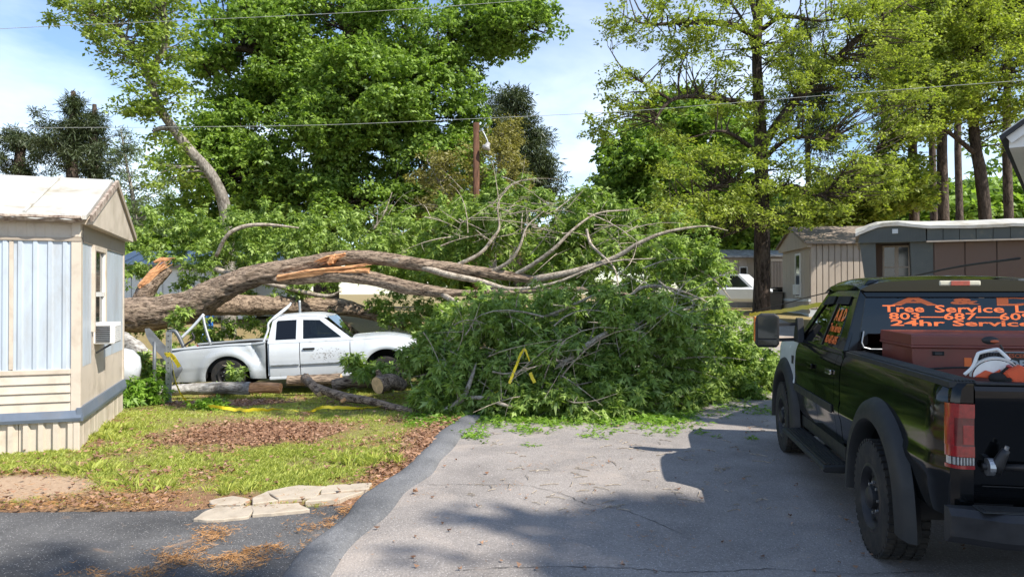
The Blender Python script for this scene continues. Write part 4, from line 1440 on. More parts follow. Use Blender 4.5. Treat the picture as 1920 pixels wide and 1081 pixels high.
# cab interior
MB().b(1.14, 3.0, -0.9, 0.9, 0.5, 0.58).build('cab_floor', M['dark_inner'], TR)
for sd_ in (1, -1):
    st = MB().b(1.9, 2.35, sd_ * 0.15, sd_ * 0.7, 0.58, 1.0).build('seat', M['dark_inner'], TR, bevel=0.05)
    MB().beam((1.95, sd_ * 0.42, 0.95), (1.78, sd_ * 0.42, 1.55), 0.5, 0.14).build('backrest', M['dark_inner'], st, bevel=0.05)
    MB().b(1.72, 1.84, sd_ * 0.30, sd_ * 0.55, 1.58, 1.76).build('headrest', M['dark_inner'], st, bevel=0.04)
MB().beam((1.45, 0, 0.75), (1.28, 0, 1.35), 1.5, 0.14, (1, 0, 0)).build('rear_bench', M['dark_inner'], TR, bevel=0.04)
MB().b(2.75, 3.05, -0.85, 0.85, 1.0, 1.34).build('dashboard', M['dark_inner'], TR, bevel=0.05)
# bed floor, head board, tailgate, lamps, bumper
MB().b(-1.1, 1.08, -0.80, 0.80, 0.80, 0.85).build('bed_floor', TM, TR)
MB().b(1.04, 1.09, -0.80, 0.80, 0.85, 1.38).build('bed_headboard', BK, TR)
tg = MB()
secs = []
for zz, xx in ((0.66, -1.10), (0.70, -1.135), (0.80, -1.14), (0.86, -1.15), (1.22, -1.15), (1.28, -1.165), (1.345, -1.165), (1.372, -1.15), (1.375, -1.08)):
    secs.append([Vector((xx, 0.822, zz)), Vector((xx, -0.822, zz)), Vector((-1.07, -0.822, zz)), Vector((-1.07, 0.822, zz))])
tgo = tg.loft(secs).build('tailgate', BK, TR, auto=25)
MB().b(-1.16, -1.06, -0.815, 0.815, 1.377, 1.392).build('tailgate_cap', TM, tgo, bevel=0.005)
MB().b(-1.155, -1.15, -0.78, 0.78, 0.80, 0.806).build('trim_line', M['dark_inner'], tgo)
# clamp bar with lever on the tailgate
bar = MB().tube([(-1.175, 0.79, 0.92), (-1.175, -0.55, 0.92)], 0.020, 10).build('clamp_bar', M['steel_dark'], tgo, smooth=True)
MB().tube([(-1.19, 0.735, 0.90), (-1.20, 0.72, 0.94), (-1.21, 0.695, 1.0), (-1.215, 0.685, 1.025)], [0.036, 0.035, 0.026, 0.022], 12).build('lever', M['steel_dark'], bar, smooth=True)
MB().lathe([(0.05, -0.015), (0.05, 0.015), (0, 0.016)], (-1.18, 0.755, 0.92), (0, 1, 0), 16).build('collar', M['steel'], bar)
MB().tube([(-1.215, 0.685, 1.025), (-1.22, 0.68, 1.045)], 0.012, 8).build('lever_tip', M['steel'], bar)
for sd_ in (1, -1):
    # rear corner posts and tail lamps
    MB().loft([[Vector((-1.13, sd_ * 0.94, z)), Vector((-1.16, sd_ * 0.90, z)), Vector((-1.165, sd_ * 0.83, z)), Vector((-1.06, sd_ * 0.83, z)), Vector((-1.06, sd_ * 0.93, z))] for z in (0.62, 0.90)]).build('corner_post', BK, TR)
    MB().loft([[Vector((-1.13, sd_ * (0.94 - dd), z)), Vector((-1.16, sd_ * (0.90 - dd), z)), Vector((-1.165, sd_ * 0.83, z)), Vector((-1.06, sd_ * 0.83, z)), Vector((-1.06, sd_ * (0.93 - dd), z))] for z, dd in ((1.275, 0.0), (1.35, 0.01), (1.385, 0.04))]).build('corner_post', BK, TR, auto=30)
    MB().loft([[Vector((-1.10, sd_ * 0.94, z)), Vector((-1.13, sd_ * 0.89, z)), Vector((-1.135, sd_ * 0.83, z)), Vector((-1.04, sd_ * 0.83, z))] for z in (0.90, 1.275)]).build('corner_post', M['dark_inner'], TR)
    tl = empty('tail_lamp', (-1.15, sd_ * 0.87, 0.9))
    tl.parent = TR
    def lens(z0, z1, y0, y1, off, mat_):
        secs = []
        for z in np.linspace(z0, z1, 5):
            sec = []
            for k in range(7):
                t_ = k / 6
                yy = y0 + (y1 - y0) * t_
                xx = -off + 0.06 * max(0, (yy - 0.03) / 0.06) ** 2
                sec.append(Vector((xx, sd_ * yy, z)))
            sec += [Vector((0.05, sd_ * y1, z)), Vector((0.05, sd_ * y0, z))]
            secs.append(sec)
        return MB().loft(secs).build('lens', mat_, tl, auto=40)
    lens(0.0, 0.02, -0.04, 0.09, 0.03, M['red_lens'])
    for k in range(8):
        lens(0.022, 0.065, -0.038 + 0.0158 * k, -0.038 + 0.0158 * k + 0.009, 0.028, M['clear_lens'])
    lens(0.068, 0.13, -0.04, 0.09, 0.031, M['red_lens'])
    lens(0.13, 0.29, -0.04, 0.085, 0.024, M['red_lens_dark'])
    lens(0.14, 0.25, -0.035, 0.02, 0.030, M['red_lens'])
    lens(0.29, 0.37, -0.04, 0.09, 0.031, M['red_lens'])
    lens(0.13, 0.29, 0.06, 0.092, 0.026, M['red_lens'])
secs = []
for yy in np.linspace(-1.0, 1.0, 25):
    bx = 0.10 * ss(0.7, 1.0, abs(yy))
    secs.append([Vector((-1.20, yy, 0.70)), Vector((-1.36 + bx, yy, 0.70)), Vector((-1.40 + bx, yy, 0.665)), Vector((-1.39 + bx, yy, 0.55)), Vector((-1.33 + bx, yy, 0.50)), Vector((-1.20, yy, 0.50))])
bp = MB().loft(secs).build('rear_bumper', M['steel_dark'], TR, auto=35)
MB().b(-1.355, -1.21, -0.9, 0.86, 0.70, 0.708).build('step_pad', TM, bp, bevel=0.004)
for k in range(6):
    MB().b(-1.345 + k * 0.022, -1.335 + k * 0.022, -0.88, 0.84, 0.708, 0.712).build('tread_strip', M['steel_dark'], bp)
# frame, axle and spare shadowed below
for s_ in (-0.52, 0.42):
    MB().b(-1.15, 4.3, s_, s_ + 0.1, 0.48, 0.62).build('chassis_rail', M['dark_inner'], TR)
for x_ in (0, 3.6):
    MB().tube([(x_, -0.75, 0.415), (x_, 0.75, 0.415)], 0.07, 10).build('axle', M['dark_inner'], TR)
MB().b(-1.3, -1.1, -0.04, 0.04, 0.42, 0.5).build('hitch', M['dark_inner'], TR)

def on_truck(v):
    return TR.matrix_basis @ Vector(v)
# ------------------------------------------------------------------ red job-site box in the bed
JB = empty('job_site_box', on_truck((0.62, 0.0, 0.86)), TR.rotation_euler.z)
tag(JB, 'dark red steel job site box standing across the black truck bed', 'tool box')
RB = M['red_box']
MB().b(-0.36, 0.36, -0.68, 0.68, 0.06, 0.63).build('body', RB, JB, bevel=0.008)
MB().b(-0.375, 0.375, -0.695, 0.695, 0.63, 0.65).build('lid_rim', RB, JB, bevel=0.006)
lid = MB().loft([[Vector((-0.37 + dx, -0.69, z)), Vector((-0.37 + dx, 0.69, z)), Vector((0.37, 0.69, z)), Vector((0.37, -0.69, z))] for z, dx in ((0.65, 0.0), (0.72, 0.0), (0.732, 0.015))]).build('lid', RB, JB, bevel=0.005)
for y in (-0.6, 0.6):
    MB().b(-0.3, 0.3, y - 0.06, y + 0.06, 0.0, 0.06).build('skid', M['steel_dark'], JB)
MB().b(-0.368, -0.36, 0.46, 0.54, 0.575, 0.605).build('handle_recess', M['dark_inner'], JB)
MB().b(-0.372, -0.366, 0.475, 0.525, 0.58, 0.60).build('latch', M['steel_dark'], JB)
sg = MB().b(-0.366, -0.361, -0.45, 0.17, 0.455, 0.605).build('sign_plate', M['label_black'], JB)
MB().tube([(-0.368, 0.14, 0.606), (-0.368, -0.45, 0.606)], 0.003, 6).build('sign_border', M['label_white'], sg)
ring = [(-0.37, 0.17 + 0.08 * math.cos(a), 0.53 + 0.08 * math.sin(a)) for a in np.linspace(0, 2 * math.pi, 41)]
MB().lathe([(0.0, 0.0), (0.078, 0.0), (0.078, 0.003)], (-0.3665, 0.17, 0.53), (-1, 0, 0), 32).build('emblem_disc', M['label_black'], sg)
MB().tube(ring, 0.004, 6, False).build('emblem_ring', M['label_white'], sg)
def jl(s, wd, ht, yc, z, mat_, bold=0.0):
    lettering(s, wd, ht, (-0.3725, yc, z), (0, -1, 0), (0, 0, 1), mat_, sg, bold)
jl('T', 0.10, 0.11, 0.17, 0.53, M['decal_dark'], 0.06)
jl('CRESCENT', 0.21, 0.03, -0.025, 0.58, M['decal_dark'], 0.03)
jl('JOBOX', 0.36, 0.08, -0.10, 0.51, M['label_white'], 0.04)
MB().b(-0.364, -0.3605, 0.27, 0.32, 0.49, 0.56).build('warning_sticker', M['decal'], JB)

# ------------------------------------------------------------------ cut-off saw over the tailgate corner
SW = empty('cut_off_saw', on_truck((-1.02, 0.645, 1.41)), TR.rotation_euler.z - R(100))
SW.scale = (0.47, 0.47, 0.47)
tag(SW, 'orange and white cut off saw leaning on the tailgate corner of the black truck', 'power saw')
# local: x to the right in the picture, y away from the camera
dm = []
for k in range(19):
    a = math.pi * k / 18
    c_, s_ = math.cos(a), math.sin(a)
    dm.append([Vector((-0.02 - 0.27 * c_, y, 0.0 + 0.26 * s_ * f_)) for y, f_ in ((-0.05, 0.86), (-0.06, 0.97), (-0.03, 1.0), (0.05, 1.0), (0.06, 0.95))])
MB().loft(dm, False).build('blade_guard', M['saw_white'], SW, auto=40)
MB().prism([Vector((-0.02 - 0.25 * math.cos(math.pi * k / 14), -0.045, 0.25 * 0.86 * math.sin(math.pi * k / 14))) for k in range(15)], (0, 0.012, 0)).build('guard_face', M['saw_white'], SW)
MB().tube(curve_pts([(-0.36, -0.02, 0.02), (-0.27, -0.02, 0.12), (-0.22, -0.02, 0.26), (-0.19, -0.02, 0.30), (-0.03, -0.02, 0.345), (0.02, -0.02, 0.335), (0.13, -0.02, 0.22)], 6), 0.021, 10).build('front_handle', M['saw_white'], SW, smooth=True)
MB().b(-0.20, 0.10, 0.0, 0.12, 0.20, 0.30).build('filter_cover', M['dark_inner'], SW, bevel=0.02)
mb = MB()
for k in range(8):
    mb.b(-0.16 + k * 0.03, -0.148 + k * 0.03, -0.012, 0.0, 0.22, 0.30)
tag(mb.build('cooling_fins', M['steel_dark'], SW), kind='stuff')
MB().prism([Vector((0.02, -0.10, 0.08)), Vector((0.22, -0.10, 0.17)), Vector((0.31, -0.10, 0.12)), Vector((0.42, -0.10, -0.03)), Vector((0.40, -0.10, -0.055)), Vector((0.17, -0.10, -0.11))], (0, 0.12, 0)).build('fuel_tank', M['saw_orange'], SW, bevel=0.02, seg=3)
MB().prism([Vector((0.06, -0.108, 0.075)), Vector((0.22, -0.108, 0.145)), Vector((0.36, -0.108, -0.02)), Vector((0.19, -0.108, -0.085))], (0, 0.012, 0)).build('tank_panel', M['saw_orange'], SW, bevel=0.006)
MB().prism([Vector((0.25, -0.09, 0.155)), Vector((0.34, -0.09, 0.10)), Vector((0.46, -0.09, -0.05)), Vector((0.43, -0.09, -0.06)), Vector((0.31, -0.09, 0.09))], (0, 0.14, 0)).build('rear_guard', M['saw_white'], SW, bevel=0.008)
MB().prism([Vector((-0.26, -0.075, 0.0)), Vector((-0.14, -0.075, 0.09)), Vector((-0.05, -0.075, 0.06)), Vector((0.02, -0.075, 0.11)), Vector((0.03, -0.075, 0.02)), Vector((-0.1, -0.075, -0.01))], (0, 0.03, 0)).build('engine_cover', M['saw_orange'], SW, bevel=0.01)
MB().ball((-0.02, -0.10, 0.0), (0.10, 0.07, 0.07)).build('crankcase', M['dark_inner'], SW, smooth=True)
MB().b(0.02, 0.13, -0.13, -0.05, -0.10, 0.01).build('muffler', M['dark_inner'], SW, bevel=0.02)
MB().tube([(0.0, -0.11, 0.05), (0.09, -0.11, 0.14)], 0.016, 8).build('throttle_rod', M['dark_inner'], SW)
MB().ball((0.10, -0.11, 0.15), (0.035, 0.025, 0.022)).build('choke_knob', M['red_lens'], SW, smooth=True)
# upright grip behind
MB().tube([(0.12, 0.06, 0.24), (0.05, 0.06, 0.40)], 0.012, 8).build('grip_stem', M['steel_dark'], SW)
MB().ball((-0.06, 0.06, 0.455), (0.095, 0.04, 0.05), 14, 10).build('grip', M['black_trim'], SW, smooth=True)
MB().ball((-0.02, 0.025, 0.445), (0.05, 0.01, 0.02)).build('grip_insert', M['decal_dark'], SW, smooth=True)
# black tubes lying in the bed
for i, (pa, pb, r_, lb) in enumerate((((0.05, 0.5, 1.16), (0.05, -0.72, 1.20), 0.085, 'thick black drainage pipe lying across the truck bed before the red box'), ((-0.12, 0.72, 1.08), (0.1, 0.3, 1.12), 0.06, 'short black hose end in the truck bed beside the left rail'))):
    a, b_ = on_truck(pa), on_truck(pb)
    o_ = MB().tube([a, a.lerp(b_, 0.5), b_], r_, 14).build('pipe', M['black_trim'], smooth=True)
    tag(o_, lb, 'pipe')
MB_ = MB().tube(curve_pts([on_truck((0.25, 0.62, 1.33)), on_truck((0.1, 0.3, 1.36)), on_truck((0.0, -0.2, 1.31)), on_truck((-0.1, -0.75, 1.28))], 6), 0.008, 6)
tag(MB_.build('cord', M['rope'], smooth=True), 'thin dark cord slack across the truck bed above the pipe', 'cord')
# ------------------------------------------------------------------ white pickup under the trunk
WT = empty('pickup_truck', (-5.78, 15.8, -0.20), R(5))
WT.rotation_euler = (0, R(-2.4), R(5))
tag(WT, 'white extended cab pickup with crushed bed under the fallen trunk', 'pickup truck')
WP, SP = M['white_paint'], M['silver_white']
WZ, WR_ = 0.40, 0.44
FA = 3.15
def yw(x, z):
    y = lerp_tab([(0.3, 0.84), (0.40, 0.875), (0.62, 0.905), (0.64, 0.915), (0.85, 0.92), (0.97, 0.905), (1.05, 0.875)], z)
    for cx in (0.0, FA):
        r_ = math.hypot(x - cx, z - WZ)
        y += 0.05 * math.exp(-((r_ - 0.50) / 0.10) ** 2)
    return y - 0.06 * ss(3.5, 4.05, x) - 0.03 * ss(-0.8, -1.1, x)
def bed_warp(q):
    x, y, z = q
    s_ = 1 if y > 0 else -1
    near = s_ < 0
    # droop of the whole bed about its middle, dent at the front top corner
    z2 = z + 0.045 * (x + 0.2) * 0.9
    dent = math.exp(-((x - 0.46) / 0.26) ** 2 - ((z - 0.86) / 0.22) ** 2)
    crease = math.exp(-((x - 0.62 + 0.5 * (z - 0.7)) / 0.05) ** 2) * ss(0.5, 0.7, z)
    yy = y - s_ * ((0.10 * dent + 0.04 * crease) if near else 0.05 * dent)
    z2 -= 0.05 * dent
    z2 -= 0.05 * ss(0.3, 0.8, x) * ss(0.9, 0.5, z)
    return Vector((x + 0.03 * dent, yy, z2))
for sd_ in (1, -1):
    bs = side_grid(-1.14, 0.74, lambda x: 0.36 + 0.04 * ss(-0.5, -1.1, x), lambda x: 1.05, yw, sd_, 18, (0, WZ, WR_), 0.035, 0.025, bed_warp).build('bed_side', SP, WT, auto=30)
    MB().loft([[bed_warp(Vector((x, sd_ * yy, z))) for yy, z in ((0.80, 1.04), (0.80, 1.075), (0.88, 1.075), (0.90, 1.045))] for x in np.linspace(-1.12, 0.74, 20)]).build('rail_cap', SP, WT, auto=30)
    MB().loft([[bed_warp(Vector((x, sd_ * yy, z))) for yy, z in ((0.76, 0.55), (0.76, 1.04), (0.78, 1.04), (0.78, 0.55))] for x in np.linspace(-1.0, 0.74, 12)]).build('bed_wall', M['black_trim'], WT)
    dr = side_grid(0.83, 1.426, lambda x: 0.38, lambda x: 1.06, yw, sd_, 12).build('rear_door', WP, WT, auto=30)
    df = side_grid(1.442, 2.435, lambda x: 0.38, lambda x: 1.06, yw, sd_, 12).build('front_door', WP, WT, auto=30)
    MB().b(1.50, 1.74, sd_ * 0.915, sd_ * 0.945, 0.895, 0.935).build('door_handle', M['dark_inner'], df, bevel=0.012)
    MB().b(1.45, 2.42, sd_ * 0.912, sd_ * 0.93, 0.60, 0.622).build('door_moulding', M['galv'], df, bevel=0.005)
    MB().b(0.85, 1.42, sd_ * 0.912, sd_ * 0.93, 0.60, 0.622).build('door_moulding', M['galv'], dr, bevel=0.005)
    side_grid(2.452, 4.0, lambda x: 0.38 + 0.06 * ss(3.5, 4.0, x), lambda x: 1.06 - 0.10 * ss(3.0, 4.0, x), yw, sd_, 14, (FA, WZ, WR_)).build('front_fender', WP, WT, auto=30)
    MB().b(0.9, 2.9, sd_ * 0.80, sd_ * 0.82, 0.45, 1.02).build('door_frame', M['dark_inner'], WT)
    MB().b(0.80, 2.6, sd_ * 0.76, sd_ * 0.87, 0.31, 0.385).build('sill', WP, WT, bevel=0.02)
    for cx in (0.0, FA):
        arch_liner(cx, WZ, WR_ + 0.005, sd_ * 0.89, sd_ * 0.48, WT)
    wheel(WT, 0, sd_ * 0.78, 0.345, 0.23, sd_, 0.205, M['steel_dark'], False, 0.05, -0.10)
    wheel(WT, FA, sd_ * 0.78, 0.345, 0.23, sd_, 0.205, M['steel_dark'], False, 0.05, 0.0)
    # greenhouse
    def gw(z):
        return 0.885 - 0.19 * max(0, (z - 1.05) / 0.52) ** 1.15
    fm = lambda a, b_: Vector((a, sd_ * gw(b_), b_))
    th = (0, -sd_ * 0.04, 0)
    for nm, pl in (('pillar', [(0.80, 1.05), (0.93, 1.05), (0.95, 1.12), (0.96, 1.46), (0.99, 1.51), (0.92, 1.56)]),
                   ('pillar', [(1.38, 1.05), (1.54, 1.05), (1.50, 1.12), (1.49, 1.48), (1.49, 1.55), (1.36, 1.55), (1.36, 1.12)]),
                   ('pillar', [(2.28, 1.05), (2.52, 1.05), (1.92, 1.52), (1.82, 1.485), (2.26, 1.13)]),
                   ('window_rail', [(0.92, 1.56), (0.98, 1.50), (1.36, 1.505), (1.84, 1.48), (1.93, 1.525), (1.6, 1.59), (1.0, 1.59)]),
                   ('window_rail', [(0.80, 1.045), (2.50, 1.045), (2.40, 1.115), (0.83, 1.115)])):
        plate(pl, fm, th).build(nm, WP, WT, bevel=0.006)
    fg = lambda a, b_: Vector((a, sd_ * (gw(b_) - 0.018), b_))
    plate([(0.93, 1.10), (1.40, 1.10), (1.39, 1.52), (0.955, 1.52)], fg, (0, -sd_ * 0.005, 0)).build('side_window', M['tint'], WT)
    plate([(1.50, 1.10), (2.32, 1.10), (1.83, 1.50), (1.48, 1.52)], fg, (0, -sd_ * 0.005, 0)).build('side_window', M['glass'], WT)
    # headlight
    hl = MB().loft([[Vector((x, sd_ * yy, z)) for yy, z in ((0.56, 0.78), (yo, 0.72), (yo, 0.93 - 0.02 * (4.0 - x)), (0.56, 0.95))] for x, yo in ((3.62, 0.90), (3.8, 0.915), (3.95, 0.89), (4.05, 0.80))]).build('headlight', M['clear_lens'], WT, bevel=0.015)
    MB().loft([[Vector((x, sd_ * yy, z)) for yy, z in ((0.7, 0.76), (yo, 0.75), (yo, 0.85), (0.7, 0.85))] for x, yo in ((3.68, 0.908), (3.80, 0.922), (3.88, 0.913))]).build('indicator', M['amber'], hl)
# mud splash on the door: small dabs
mb = MB()
for i in range(95):
    x = random.gauss(2.05, 0.17)
    z = random.gauss(0.78, 0.075)
    if not (1.5 < x < 2.4):
        continue
    y = -(yw(x, z) + 0.002)
    a, b_ = random.uniform(0.003, 0.018), random.uniform(0.002, 0.009)
    n = 6
    mb.add([(x + a * math.cos(k * 6.28 / n) * random.uniform(0.6, 1.2), y, z + b_ * math.sin(k * 6.28 / n) * random.uniform(0.6, 1.2)) for k in range(n)], [tuple(range(n))])
tag(mb.build('mud_splash', M['mud'], WT), kind='stuff')
# roof
secs = []
for k in range(20):
    x = 0.92 + 1.06 * k / 19
    cr = 1.60 + 0.035 * math.sin(math.pi * min(1, max(0, (x - 0.8) / 1.3))) - 0.03 * ss(1.7, 1.98, x)
    secs.append([Vector((x, 0.70 * t_, cr + 0.01 - 0.035 * t_ * t_ - 0.03 * max(0, abs(t_) - 0.85) / 0.15)) for t_ in np.linspace(-1, 1, 17)] + [Vector((x, 0.66, 1.55)), Vector((x, -0.66, 1.55))])
MB().loft(secs).build('roof', WP, WT, auto=40)
# back of the cab
MB().b(0.79, 0.83, -0.86, 0.86, 0.40, 1.10).build('cab_back', WP, WT)
for s_ in (1, -1):
    MB().prism([Vector((0.80, s_ * 0.86, 1.09)), Vector((0.80, s_ * 0.70, 1.09)), Vector((0.90, s_ * 0.62, 1.58)), Vector((0.90, s_ * 0.70, 1.58))], (0.035, 0, 0)).build('cab_back', WP, WT)
MB().prism([Vector((0.815, -0.70, 1.10)), Vector((0.815, 0.70, 1.10)), Vector((0.91, 0.62, 1.57)), Vector((0.91, -0.62, 1.57))], (0.006, 0, 0)).build('rear_window', M['tint'], WT)
# windscreen
MB().prism([Vector((2.50, -0.74, 1.07)), Vector((2.50, 0.74, 1.07)), Vector((1.95, 0.64, 1.565)), Vector((1.95, -0.64, 1.565))], (0.006, 0, 0.005)).build('windscreen', M['glass'], WT)
MB().beam((2.46, -0.3, 1.115), (2.25, -0.62, 1.30), 0.02, 0.015).build('wiper', M['dark_inner'], WT)
# bonnet, grille, bumper
secs = []
for k in range(14):
    x = 2.42 + 1.60 * k / 13
    zt = 1.075 + 0.025 * math.sin(k / 13 * math.pi) - 0.13 * ss(2.9, 4.0, x) ** 1.5
    ww = 0.88 - 0.14 * ss(3.3, 4.02, x)
    secs.append([Vector((x, ww * t_, zt + 0.045 * (1 - t_ * t_) - (0.03 if abs(t_) == 1 else 0))) for t_ in np.linspace(-1, 1, 15)] + [Vector((x, ww - 0.02, 0.9)), Vector((x, -ww + 0.02, 0.9))])
MB().loft(secs).build('bonnet', WP, WT, auto=40)
MB().b(3.92, 4.03, -0.54, 0.54, 0.66, 0.94).build('grille', M['dark_inner'], WT, bevel=0.02)
MB().b(4.0, 4.05, -0.5, 0.5, 0.88, 0.94).build('grille_bar', M['chrome'], WT, bevel=0.01)
secs = []
for yy in np.linspace(-0.9, 0.9, 21):
    bx = 0.22 * ss(0.55, 0.9, abs(yy))
    secs.append([Vector((3.75, yy, 0.40)), Vector((4.10 - bx, yy, 0.42)), Vector((4.13 - bx, yy, 0.55)), Vector((4.10 - bx, yy, 0.66)), Vector((3.75, yy, 0.68))])
MB().loft(secs).build('front_bumper', WP, WT, auto=35)
# bed floor, tailgate, lamp, inside
MB().b(-1.0, 0.75, -0.78, 0.78, 0.52, 0.56).build('bed_floor', M['black_trim'], WT)
MB().b(0.72, 0.755, -0.78, 0.78, 0.56, 1.05).build('bed_headboard', M['black_trim'], WT)
MB().b(-1.17, -1.12, -0.76, 0.76, 0.5, 1.0).build('tailgate', SP, WT, bevel=0.02)
MB().prism([Vector((-1.16, -0.905, 0.45)), Vector((-1.05, -0.922, 0.45)), Vector((-1.11, -0.922, 0.63)), Vector((-1.16, -0.905, 0.63))], (0, 0.02, 0)).build('bumper_end', WP, WT, bevel=0.004)
MB().b(-1.24, -1.12, -0.86, 0.86, 0.40, 0.56).build('rear_bumper', M['black_trim'], WT, bevel=0.02)
for s_ in (1, -1):
    MB().b(-1.155, -1.11, s_ * 0.80, s_ * 0.9, 0.66, 1.0).build('tail_lamp', M['red_lens'], WT, bevel=0.01)
MB().b(0.84, 2.4, -0.8, 0.8, 0.34, 0.45).build('cab_floor', M['dark_inner'], WT)
for s_ in (1, -1):
    st = MB().b(1.35, 1.85, s_ * 0.12, s_ * 0.62, 0.45, 0.78).build('seat', M['grey_roof'], WT, bevel=0.05)
    MB().beam((1.40, s_ * 0.37, 0.75), (1.25, s_ * 0.37, 1.25), 0.46, 0.12).build('backrest', M['grey_roof'], st, bevel=0.04)
MB().b(2.15, 2.5, -0.75, 0.75, 0.85, 1.06).build('dashboard', M['dark_inner'], WT, bevel=0.04)
MB().tube([Vector((2.08 + 0.08 * math.sin(a) * 0.4, 0.36 + 0.18 * math.cos(a), 1.02 + 0.18 * math.sin(a))) for a in np.linspace(0, 6.283, 17)], 0.014, 6, False).build('steering_wheel', M['dark_inner'], WT)
for s_ in (-0.45, 0.35):
    MB().b(-1.0, 3.9, s_, s_ + 0.1, 0.30, 0.42).build('chassis_rail', M['dark_inner'], WT)
# bent ladder rack
for pts_, r_, mt in (([(0.70, -0.84, 1.06), (0.80, -0.80, 1.32), (0.84, -0.76, 1.50), (1.22, -0.55, 1.83)], 0.022, M['white_paint']),
                     ([(0.86, -0.74, 1.50), (1.16, -0.66, 1.74), (1.24, -0.6, 1.86)], 0.016, M['white_paint']),
                     ([(1.20, 0.5, 1.62), (1.20, 0.5, 1.90)], 0.028, M['galv']),
                     ([(-0.34, -0.80, 1.08), (-0.44, -0.75, 1.40), (-0.50, -0.7, 1.66)], 0.028, M['galv']),
                     ([(-0.95, -0.75, 1.22), (-0.70, -0.72, 1.46), (-0.48, -0.7, 1.70)], 0.030, M['white_paint']),
                     ([(-1.02, -0.86, 0.92), (-0.80, -0.83, 1.12), (-0.66, -0.80, 1.22), (-0.70, -0.80, 1.34)], 0.022, M['steel_dark'])):
    MB().tube(curve_pts(pts_, 5), r_, 8).build('rack_bar', mt, WT, smooth=True)

# ------------------------------------------------------------------ white car far behind
CR = empty('parked_car', (11.05, 36.2, 1.12), R(-38))
tag(CR, 'white sport utility car parked behind the tall oak trunk', 'car')
cw = surf('car_white', (0.72, 0.73, 0.74), 0.25, 0, 0.03, 3, coat=0.5)
secs = []
prof = [(-2.2, 0.5, 1.0), (-2.15, 0.42, 1.05), (-1.0, 0.38, 1.08), (1.0, 0.38, 1.06), (1.9, 0.40, 0.98), (2.2, 0.5, 0.86)]
for x, zb_, zt_ in prof:
    secs.append([Vector((x, yy, z)) for yy, z in ((-0.8, zb_), (-0.92, zb_ + 0.15), (-0.92, zt_ - 0.08), (-0.84, zt_), (0.84, zt_), (0.92, zt_ - 0.08), (0.92, zb_ + 0.15), (0.8, zb_))])
MB().loft(secs).build('body', cw, CR, auto=35)
MB().loft([[Vector((x, yy * w_, z)) for yy in (-1, 1)] for x, z, w_ in ((-2.1, 1.06, 0.82), (-1.9, 1.62, 0.68), (-1.5, 1.74, 0.66), (0.3, 1.72, 0.66), (1.05, 1.06, 0.82))], False, False).build('roof', cw, CR)
for s_ in (1, -1):
    for xa, xb, ta, tb_ in ((-1.98, -1.25, -1.82, -1.25), (-1.15, -0.3, -1.15, -0.3), (-0.2, 0.85, -0.2, 0.25)):
        MB().prism([Vector((xa, s_ * 0.83, 1.10)), Vector((xb, s_ * 0.83, 1.10)), Vector((tb_, s_ * 0.69, 1.64)), Vector((ta, s_ * 0.69, 1.64))], (0, s_ * 0.01, 0)).build('side_window', M['pane'], CR)
    MB().prism([Vector((-2.08, s_ * 0.82, 1.06)), Vector((1.02, s_ * 0.82, 1.06)), Vector((0.32, s_ * 0.67, 1.71)), Vector((-1.86, s_ * 0.67, 1.68))], (0, -s_ * 0.01, 0)).build('cab_side', cw, CR)
    MB().b(-1.0, -0.8, s_ * 0.92, s_ * 0.95, 0.9, 0.95).build('door_handle', M['dark_inner'], CR)
    for x in (-1.4, 1.4):
        wheel(CR, x, s_ * 0.8, 0.35, 0.22, s_, 0.21, M['steel'], False)
    MB().b(2.1, 2.2, s_ * 0.5, s_ * 0.85, 0.7, 0.86).build('headlight', M['clear_lens'], CR)
    MB().b(-2.22, -2.12, s_ * 0.66, s_ * 0.88, 0.75, 1.05).build('tail_lamp', M['red_lens'], CR)

# ------------------------------------------------------------------ posts, bent sheet metal, tank, tarp, bins
pd = 13.2
pp = empty('fence_post', P(316, 762, pd))
pp.location.z = H(pp.location.x, pd) - 0.02
tag(pp, 'galvanised steel post tied with yellow tape beside the trailer corner', 'post')
hgt = P(308, 622, pd).z - pp.location.z
MB().b(-0.045, 0.045, -0.006, 0.006, 0, hgt).b(-0.045, -0.035, 0.0, 0.04, 0, hgt).b(0.035, 0.045, 0.0, 0.04, 0, hgt).build('channel', M['galv'], pp)
mb = MB()
for k in range(14):
    mb.lathe([(0.011, 0), (0.0, -0.001)], (0, -0.0068, 0.1 + k * 0.095), (0, -1, 0), 8)
tag(mb.build('bolt_holes', M['dark_inner'], pp), kind='stuff')
def sheet(name, pts_, w_, mat_, lab, cat, th_=0.012):
    """bent strip of sheet metal through world points"""
    mb = MB()
    cp = curve_pts([tuple(q) for q in pts_], 6)
    secs = []
    for i, q in enumerate(cp):
        q = Vector(q)
        k = math.sin(math.pi * (i + 0.6) / (len(cp) + 0.2)) ** 0.4
        secs.append([q + Vector((0, -w_ * k / 2, 0.02)), q + Vector((0, w_ * k / 2, 0.02)), q + Vector((th_, w_ * k / 2, 0)), q + Vector((th_, -w_ * k / 2, 0))])
    mb.loft(secs)
    o_ = mb.build(name, mat_)
    return tag(o_, lab, cat)
M['plate_grey'] = surf('plate_grey', (0.13, 0.14, 0.15), 0.5, 0.4, 0.2, 8)
sheet('bent_plate', [P(276, 617, 14.6), P(290, 640, 14.6), P(315, 668, 14.6), P(332, 690, 14.6), P(330, 705, 14.6)], 0.5, M['plate_grey'], 'dark grey bent metal plate leaning behind the steel post', 'metal plate')
tag(MB().tube(curve_pts([P(315, 622, 14.9), P(330, 622, 14.9), P(345, 650, 14.9), P(355, 668, 14.9)], 5), 0.04, 8).build('bent_rail', M['plate_grey'], smooth=True), 'curved grey metal rail between the steel post and the white pickup', 'rail')
